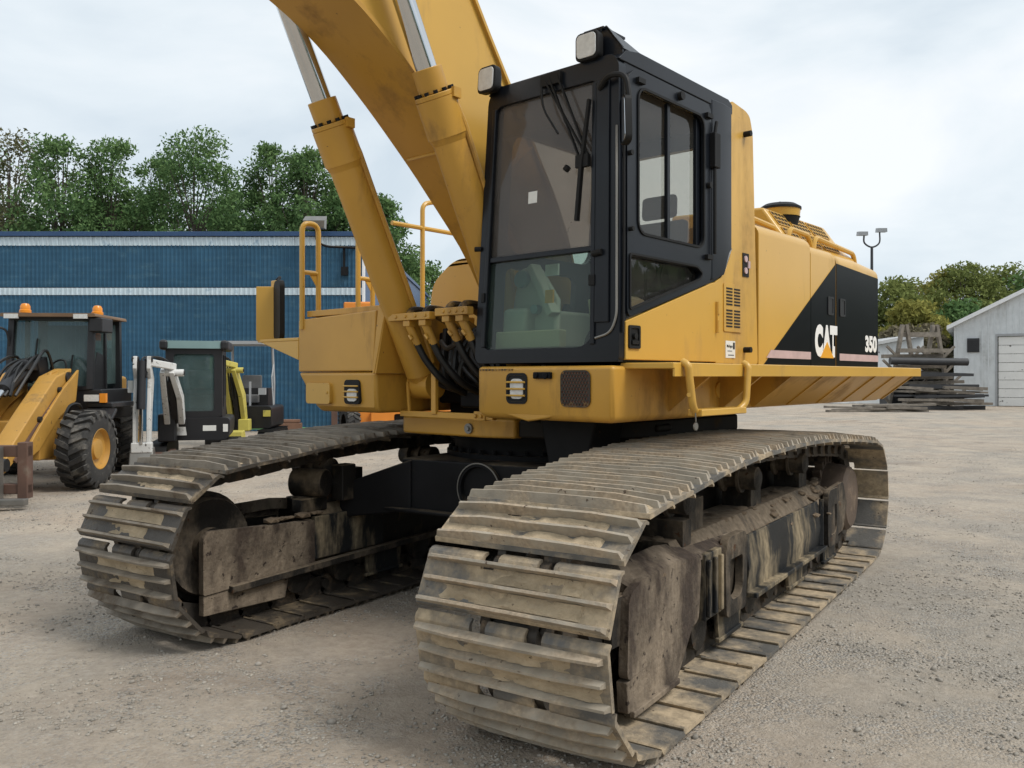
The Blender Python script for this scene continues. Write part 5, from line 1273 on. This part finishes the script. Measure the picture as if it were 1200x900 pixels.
mb = MB(); mb.box(-.45, .45, -1.5, -.4, .45, 1.0); mb.cyl((-.7, -.95, .565), (.7, -.95, .565), .16, n=14); mb.cyl((-.7, 1.45, .565), (.7, 1.45, .565), .16, n=14); mb.box(-.4, .4, .4, 2.6, .5, 1.0)
for s in (-.28, .28): mb.plate([(-1.35, .6), (-.35, .6), (-.30, 1.35), (-.62, 1.72), (-.85, 1.68)], 'x', s-.03, s+.03)
obj('chassis', mb, M['loader_yellow'], wl_, bevel=.02)
mb = MB(); mb.box(-.62, .62, .8, 2.7, 1.0, 1.62); o = obj('engine_hood', mb, M['loader_yellow'], wl_, bevel=.06); o.rotation_euler = (0, 0, R(12))
mb = MB(); mb.box(-.66, .78, -.25, 1.0, .95, 1.42); mb.box(.60, .98, -.35, .6, 1.14, 1.22); mb.plate([(-.35, 1.14), (-.55, .98), (-.5, .96), (-.3, 1.1)], 'x', .6, 1.05)
obj('platform', mb, M['loader_black'], wl_, bevel=.02)
mb = MB()
for x in (-.60, .60): mb.beam((x, -.22, 1.42), (x*.98, -.12, 2.53), .09, .09); mb.beam((x, .85, 1.42), (x*.98, .85, 2.53), .09, .12); mb.beam((x, .33, 1.42), (x*.98, .33, 2.53), .05, .06)
mb.beam((-.6, -.13, 2.51), (.6, -.13, 2.51), .08, .06); mb.beam((-.6, -.22, 1.44), (.6, -.22, 1.44), .08, .06); mb.plate([(-.2, 1.42), (.3, 1.42), (.3, 1.95), (.05, 2.0)], 'x', .575, .60); mb.box(-.56, .56, .80, .86, 1.42, 1.9)
obj('cab', mb, M['loader_black'], wl_)
mb = MB(); mb.loft([[(-.56, -.20, 1.46), (.56, -.20, 1.46), (.56, -.19, 1.46), (-.56, -.19, 1.46)], [(-.55, -.125, 2.49), (.55, -.125, 2.49), (.55, -.115, 2.49), (-.55, -.115, 2.49)]]); obj('windscreen', mb, M['glass_loader'], wl_)
for a, b in ((-.10, .30), (.36, .80)):
    mb = MB(); mb.plate([(a, 1.5), (b, 1.5), (b, 2.46), (a+.03, 2.46)], 'x', .58, .588); obj('side_window', mb, M['glass_loader'], wl_)
mb = MB(); mb.box(-.55, .55, .82, .828, 1.9, 2.46); obj('rear_window', mb, M['glass_loader'], wl_)
mb = MB(); mb.plate(rpoly([(-.70, 2.53), (.72, 2.53), (.70, 2.585), (-.68, 2.585)], .02), 'y', -.32, .95); obj('cab_roof', mb, M['roof_brown'], wl_, bevel=.01)
mb = MB(); mb.box(.60, .80, -.28, .15, 2.30, 2.52); obj('roof_box', mb, M['loader_black'], wl_, bevel=.02)
for x, y, z in ((-.42, -.1, 2.60), (.62, .0, 2.58)):
    mb = MB(); mb.lathe([(.085, z), (.085, z+.04), (.072, z+.05), (.072, z+.10), (.05, z+.14), (.0001, z+.15)], (x, y, 0), (0, 0, 1), 16); obj('beacon', mb, M['amber'], wl_)
for x in (-.52, .50):
    mb = MB(); mb.box(x-.10, x+.10, -.345, -.30, 2.50, 2.57); obj('headlight', mb, M['lens'], wl_)
mb = MB(); mb.box(.58, .80, -.40, -.33, 1.24, 1.34); obj('headlight', mb, M['lens'], wl_); mb = MB(); mb.box(.81, .90, -.40, -.33, 1.22, 1.36); obj('indicator', mb, M['amber'], wl_)
mb = MB(); mb.tube(arc_pts([(-.6, -.15, 1.9), (-.62, -.25, 2.35), (-.95, -.45, 2.40)], .1), .018, 6); mb.box(-1.08, -.88, -.50, -.45, 2.15, 2.40); obj('mirror', mb, M['loader_black'], wl_)
mb = MB(); mb.tube(spline([(.0, -.3, 1.5), (.1, -.36, 1.8), (.3, -.4, 1.85), (.34, -.42, 1.55)], 6), .014, 6); mb.beam((-.25, -.24, 1.5), (-.2, -.18, 2.2), .02, .02); mb.beam((.3, -.24, 1.5), (.33, -.2, 1.95), .02, .02); obj('wiper', mb, M['rubber'], wl_)
for s in (1, -1):
    mb = MB(); mb.loft([[(s*.17, y, a), (s*.43, y, a), (s*.43, y+dy, b), (s*.17, y+dy, b)] for y, a, b, dy in ((-.55, 1.42, 1.74, .1), (-1.1, 1.18, 1.62, .15), (-1.8, .70, 1.15, .18), (-2.35, .38, .72, .15), (-2.5, .34, .5, .1))])
    a_ = obj('loader_arm', mb, M['loader_yellow'], wl_, bevel=.02)
    for y, z in ((-2.4, .48), (-.6, 1.6)):
        mb = MB(); mb.cyl((s*.10, y, z), (s*.46, y, z), .085, n=12); obj('pivot_pin', mb, M['loader_black'], a_)
    mb = MB(); mb.loft([[(s*.45, y, a), (s*.49, y, a), (s*.49, y+dy, b), (s*.45, y+dy, b)] for y, a, b, dy in ((-.45, 1.25, 1.72, .1), (-1.0, 1.02, 1.45, .15), (-1.6, .60, 1.05, .18), (-1.9, .5, .75, .1))]); obj('arm_side_plate', mb, M['loader_yellow'], wl_, bevel=.01)
mb = MB(); mb.plate([(-.62, 1.50), (-1.05, 1.30), (-1.75, .84), (-2.2, .52), (-2.15, .48), (-1.7, .78), (-1.02, 1.22), (-.6, 1.42)], 'x', .435, .455); obj('arm_stiffener', mb, M['fork'], wl_)
for y, z in ((-.9, 1.42), (-1.5, 1.02), (-2.0, .68)):
    mb = MB(); mb.cyl((.43, y, z), (.47, y, z), .045, n=12); obj('arm_boss', mb, M['loader_black'], wl_)
mb = MB(); mb.beam((.05, -.5, 1.75), (.05, -1.1, 1.78), .10, .14); mb.plate([(-.45, 1.55), (-.75, 1.55), (-.85, 1.85), (-.55, 1.92)], 'x', -.06, .12); obj('tilt_lever', mb, M['loader_black'], wl_, bevel=.02)
mb = MB(); mb.cyl((-.05, -.75, 1.80), (-.02, -1.55, 1.42), .10, n=16); obj('tilt_cylinder', mb, M['loader_black'], wl_); mb = MB(); mb.cyl((-.02, -1.5, 1.45), (0, -1.95, 1.22), .05, n=12); obj('cylinder_rod', mb, M['chrome'], wl_)
mb = MB(); mb.beam((.0, -1.9, 1.30), (.02, -2.45, .55), .16, .14); mb.beam((.02, -2.45, .85), (.05, -2.6, .3), .2, .12)
obj('tilt_link', mb, M['loader_black'], wl_, bevel=.02)
rd = random.Random(9)
for k in range(7):
    x = -.25+k*.07
    mb = MB(); mb.tube(spline([(x, -.4, 1.55), (x+rd.uniform(-.1, .1), -.7, 1.95+rd.uniform(-.1, .06)), (x+rd.uniform(-.1, .15), -1.2, 1.75), (x, -1.6, 1.35)], 5), .022, 6); obj('hydraulic_hose', mb, M['hose'], wl_)
mb = MB(); mb.tube(spline([(.62, -.5, 1.0), (.64, -.7, 1.2), (.60, -.95, 1.18), (.56, -1.1, .9)], 5), .02, 6); obj('hydraulic_hose', mb, M['hose'], wl_)
mb = MB(); mb.box(-.9, .9, -2.78, -2.66, .62, .76); mb.box(-.9, .9, -2.78, -2.66, .16, .28); mb.box(.78, .90, -2.80, -2.64, .10, .80); mb.box(-.9, -.78, -2.80, -2.64, .10, .80); mb.box(.2, .3, -2.78, -2.66, .16, .76)
cf = obj('fork_carriage', mb, M['fork'], wl_, bevel=.01)
for x in (.55, -.55):
    mb = MB(); mb.plate([(-2.9, .05), (-2.9, .75), (-2.8, .75), (-2.8, .12), (-3.9, .10), (-3.9, .06)], 'x', x-.07, x+.07); obj('fork_tine', mb, M['steel'], cf)
mb = MB(); mb.box(.0, .95, -2.98, -2.86, .04, .12); obj('carriage_foot', mb, M['steel'], cf, bevel=.01)

# ------------------------------------------------------------------ white mini excavator
mw = place('mini_excavator', -5.97, 16.2, R(15)); tag(mw, 'mini excavator with a white boom and a dark glazed cab beside the loader', 'mini excavator')
mb = MB(); mb.plate(rpoly([(-.58, .45), (.58, .45), (.62, .62), (.62, .86), (-.62, .86), (-.62, .62)], .08), 'y', -.62, .95); obj('body', mb, M['loader_black'], mw, bevel=.04)
mb = MB(); mb.box(.15, .38, -.628, -.618, .62, .72); mb.box(.50, .585, -.632, -.615, .60, .74); obj('sticker', mb, M['paper'], mw)
mb = MB(); mb.plate(rrect(-.50, .48, .86, 2.16, .08), 'y', -.56, -.50, holes=[rrect(-.36, .34, .98, 2.03, .06)])
mb.plate([(-.50, .86), (.60, .86), (.60, 2.16), (-.46, 2.16)], 'x', .42, .48, holes=[rrect(-.38, .02, 1.0, 2.02, .06), rrect(.1, .52, 1.2, 2.02, .06)]); mb.plate([(-.50, .86), (.60, .86), (.60, 2.16), (-.46, 2.16)], 'x', -.50, -.44, holes=[rrect(-.38, .5, 1.2, 2.02, .06)])
mb.plate([(-.44, .86), (.42, .86), (.42, 2.16), (-.44, 2.16)], 'y', .55, .60, holes=[rrect(-.36, .34, 1.3, 2.03, .06)]); mb.box(-.36, .34, -.52, -.49, 1.36, 1.40)
mc = obj('cab', mb, M['loader_black'], mw, bevel=.012)
mb = MB(); mb.box(-.37, .35, -.535, -.528, .97, 2.04); obj('windscreen', mb, M['glass_loader'], mc)
mb = MB(); mb.box(.445, .452, -.39, .53, .99, 2.03); obj('side_window', mb, M['glass_loader'], mc)
mb = MB(); mb.box(-.37, .35, .57, .576, 1.29, 2.04); obj('rear_window', mb, M['glass_loader'], mc)
mb = MB(); mb.plate(rrect(-.54, .54, 2.13, 2.27, .05), 'y', -.62, .64); obj('cab_roof', mb, M['mini_roof'], mw, bevel=.03)
mb = MB(); mb.box(.45, .60, -.66, .66, 2.10, 2.285); mb.box(-.60, -.45, -.66, .66, 2.10, 2.285); obj('roof_corner', mb, M['loader_black'], mw, bevel=.05)
mb = MB(); mb.box(-.2, .22, -.1, .35, 1.0, 1.25); mb.box(-.2, .22, .25, .38, 1.25, 1.75); mb.box(-.12, .14, .27, .36, 1.76, 1.92); obj('seat', mb, M['seat'], mw, bevel=.04)
for s in (-1, 1):
    mb = MB(); mb.plate(rrect(-.95, .95, .0, .42, .2, 6), 'x', s*.60-.16, s*.60+.16); obj('rubber_track', mb, M['rubber'], mw, bevel=.02)
mb = MB(); mb.plate([(-1.95, .02), (-1.85, .0), (-1.78, .33), (-1.83, .35)], 'x', -.78, .78); mb.beam((-.35, -1.8, .2), (-.35, -.7, .25), .10, .12); mb.beam((.35, -1.8, .2), (.35, -.7, .25), .10, .12); obj('dozer_blade', mb, M['fork'], mw)
mb = MB(); mb.box(-.58, -.28, -.95, -.55, .45, .95); obj('swing_post', mb, M['loader_black'], mw, bevel=.03)
def mini_arm(root, m, bx, bw, base, knee, tip, top, spread):
    """boom from the swing post up to the knee, stick from its top down to the bucket; two side plates each"""
    for s in (-1, 1):
        q = MB(); xs = bx + s*bw
        q.loft([[(xs-.05, base[0]+.10, base[1]), (xs+.05, base[0]+.10, base[1]), (xs+.05, base[0]-.10, base[1]-.02), (xs-.05, base[0]-.10, base[1]-.02)],
                [(xs-.05, (base[0]+knee[0])/2+.16, (base[1]+knee[1])/2+.05), (xs+.05, (base[0]+knee[0])/2+.16, (base[1]+knee[1])/2+.05), (xs+.05, (base[0]+knee[0])/2-.12, (base[1]+knee[1])/2), (xs-.05, (base[0]+knee[0])/2-.12, (base[1]+knee[1])/2)],
                [(xs-.04-.10*(s > 0), knee[0]+.10, knee[1]+.10), (xs+.05-.10*(s > 0), knee[0]+.10, knee[1]+.10), (xs+.05-.10*(s > 0), knee[0]-.10, knee[1]), (xs-.04-.10*(s > 0), knee[0]-.10, knee[1])]])
        obj('boom_plate', q, m, root, bevel=.015)
        q = MB(); q.cyl((xs-.06, *base), (xs+.06, *base), .07, n=12); obj('pivot_pin', q, M['loader_black'], root)
    q = MB(); q.beam((bx, base[0]+.04, base[1]+.05), (bx, knee[0]+.1, knee[1]-.1), bw*1.5, .1, up=(1, 0, 0)); obj('boom_cylinder', q, M['loader_black'], root)
    q = MB(); q.cyl((bx-bw-.02, *knee), (bx+bw+.10, *knee), .062, n=14); obj('knee_casting', q, m, root)
    q = MB(); q.cyl((bx+bw+.09, *knee), (bx+bw+.115, *knee), .04, n=12); obj('knee_pin', q, M['loader_black'], root)
    for s in (-1, 1):
        q = MB(); xs = bx - spread + s*.105; q.loft([[(xs-.032, y-w, z), (xs+.032, y-w, z), (xs+.032, y+w, z), (xs-.032, y+w, z)] for y, z, w in ((top[0], top[1], .06), (top[0]+.02, top[1]-.2, .12), ((top[0]+knee[0])/2-.1, knee[1]-.1, .17), ((top[0]+knee[0])/2-.25, knee[1]-.6, .12), (tip[0], tip[1], .07))]); obj('stick_plate', q, m, root, bevel=.014)
        q = MB(); q.cyl((xs-.055, top[0], top[1]-.05), (xs+.055, top[0], top[1]-.05), .045, n=12); obj('stick_pin', q, M['loader_black'], root)
    q = MB(); q.box(bx-spread-.16, bx-spread+.16, tip[0]-.09, tip[0]+.09, tip[1]-.05, tip[1]+.12); obj('stick_end', q, m, root, bevel=.02)
    q = MB(); q.cyl((bx-spread, top[0]-.03, top[1]-.08), (bx-spread, (top[0]+tip[0])/2-.12, (top[1]+tip[1])/2-.1), .07, n=12); obj('stick_cylinder', q, M['loader_black'], root)
    q = MB(); q.cyl((bx-spread, (top[0]+tip[0])/2-.12, (top[1]+tip[1])/2-.1), (bx-spread, tip[0]-.08, tip[1]+.1), .03, n=8); obj('cylinder_rod', q, M['chrome'], root)
    q = MB(); q.beam((bx-spread+.1, top[0], top[1]-.10), (bx+bw-.05, knee[0]+.05, knee[1]+.10), .08, .12); obj('linkage', q, m, root, bevel=.02)
    for k in range(3):
        q = MB(); q.tube(spline([(bx-.06+k*.06, base[0]+.12, base[1]+.2), (bx-.08+k*.06, (base[0]+knee[0])/2-.12, (base[1]+knee[1])/2+.06), (bx-.1+k*.05, knee[0]-.06, knee[1]+.16), (bx-spread+.05*k, top[0]+.1, top[1]-.02), (bx-spread+.04*k, top[0]-.1, top[1]-.35)], 5), .016, 6); obj('hydraulic_hose', q, M['hose'], root)
mini_arm(mw, M['mini_white'], -.30, .12, (-.85, .78), (-1.55, 1.68), (-2.15, .42), (-2.1, 1.95), .36)
mb = MB(); mb.plate([(-2.35, .05), (-2.05, .02), (-1.85, .22), (-2.02, .46), (-2.2, .44)], 'x', -.84, -.48); obj('bucket', mb, M['steel'], mw, bevel=.02)
mb = MB(); mb.box(-.90, -.82, -2.0, -1.96, 1.35, 1.55); obj('sticker', mb, M['paper'], mw)
mb = MB(); mb.plate([(-.35, .55), (-.12, .55), (-.20, 1.15), (-.27, 1.20)], 'y', -.70, -.69); obj('side_flap', mb, M['mini_white'], mw)

# ------------------------------------------------------------------ yellow mini excavator with a canopy
my = place('mini_excavator', -6.05, 19.6, R(4)); tag(my, 'mini excavator with a yellow boom and an open canopy by the blue wall', 'mini excavator')
mb = MB(); mb.plate(rpoly([(-.6, .45), (.62, .45), (.62, .95), (-.6, .95)], .08), 'y', -.5, .9); mb.box(-.25, .4, .2, .85, .95, 1.35); obj('body', mb, M['loader_black'], my, bevel=.05)
mb = MB(); mb.box(.44, .60, -.525, -.495, .72, .86); obj('marker', mb, M['mini_yellow'], my)
mb = MB(); mb.tube(arc_pts([(.40, .8, .9), (.42, .75, 1.5), (.38, .75, 2.36), (.36, -.5, 2.38)], .08), .03, 8); mb.tube(arc_pts([(-.55, .8, .9), (-.55, .75, 2.36), (-.5, -.5, 2.38)], .08), .03, 8); mb.tube([(.52, .2, .9), (.47, .25, 1.6), (.44, .6, 1.9)], .015, 6)
mb.box(-.62, .44, -.6, .85, 2.34, 2.41); obj('canopy', mb, M['grey'], my)
mb = MB(); mb.box(-.25, .2, .1, .5, 1.0, 1.2); mb.box(-.25, .2, .42, .52, 1.2, 1.65); obj('seat', mb, M['seat'], my, bevel=.03); mb = MB(); mb.box(.24, .40, -.1, .0, 1.2, 1.35); mb.box(.02, .06, -.05, .0, .95, 1.5); obj('control_panel', mb, M['grey'], my)
for s in (-1, 1):
    mb = MB(); mb.plate(rrect(-.9, .9, .0, .42, .2, 6), 'x', s*.56-.17, s*.56+.17)
    for k in range(16): mb.box(s*.56-.175, s*.56+.175, -.85+k*.11, -.80+k*.11, .415, .435)
    obj('rubber_track', mb, M['rubber'], my)
mini_arm(my, M['mini_yellow'], -.06, .14, (-.7, .62), (-1.25, 1.75), (-1.75, .45), (-1.6, 2.02), .22)
mb = MB(); mb.plate([(-1.8, .12), (-1.6, .05), (-1.4, .22), (-1.5, .48), (-1.75, .46)], 'x', -.02, .28); obj('bucket', mb, M['mini_yellow'], my, bevel=.02)
mb = MB(); mb.box(-.02, .22, -.9, -.65, .42, .68); obj('swing_bracket', mb, M['mini_yellow'], my, bevel=.02)

# ------------------------------------------------------------------ orange machine behind the tracks
om = place('orange_lift', -3.1, 22.6, R(12)); tag(om, 'orange wheeled lift machine half hidden behind the excavator tracks', 'lift machine')
mb = MB(); mb.box(-1.0, 1.0, -1.5, 1.6, .25, .82); mb.plate(rrect(-.70, 1.35, .14, .78, .05), 'y', -1.75, -1.5, holes=[rrect(-.15, .70, .42, .70, .06)]); mb.box(-.16, .71, -1.6, -1.5, .41, .71)
obj('chassis', mb, M['orange'], om, bevel=.02)
mb = MB()
for x in (-.45, 1.0): mb.cyl((x, -1.77, .36), (x, -1.74, .36), .07, n=14)
mb.box(-.13, .68, -1.62, -1.6, .43, .69); obj('recess_panel', mb, M['dark'], om)
for x, y in ((-1.2, -1.2), (1.2, -.9), (-1.2, 1.2), (1.2, 1.2)):
    w = obj('wheel', TYRE, None, om, loc=(x, y, .45), rot=(0, 0, R(14) + (PI if x < 0 else 0))); w.scale = (.8, .8, .8)
mb = MB(); mb.box(-1.1, -.1, -.6, 1.5, .82, 1.9); obj('turret', mb, M['orange'], om, bevel=.06)
mb = MB(); mb.beam((-.5, 1.4, 1.9), (-.9, -1.2, 3.3), .4, .45); mb.box(-1.35, -.65, -1.35, -1.0, 3.05, 3.45); obj('lift_boom', mb, M['orange'], om, bevel=.03)
mb = MB(); mb.box(-1.65, -1.5, -1.6, -1.5, .1, 1.0); obj('post', mb, M['fork'], om)
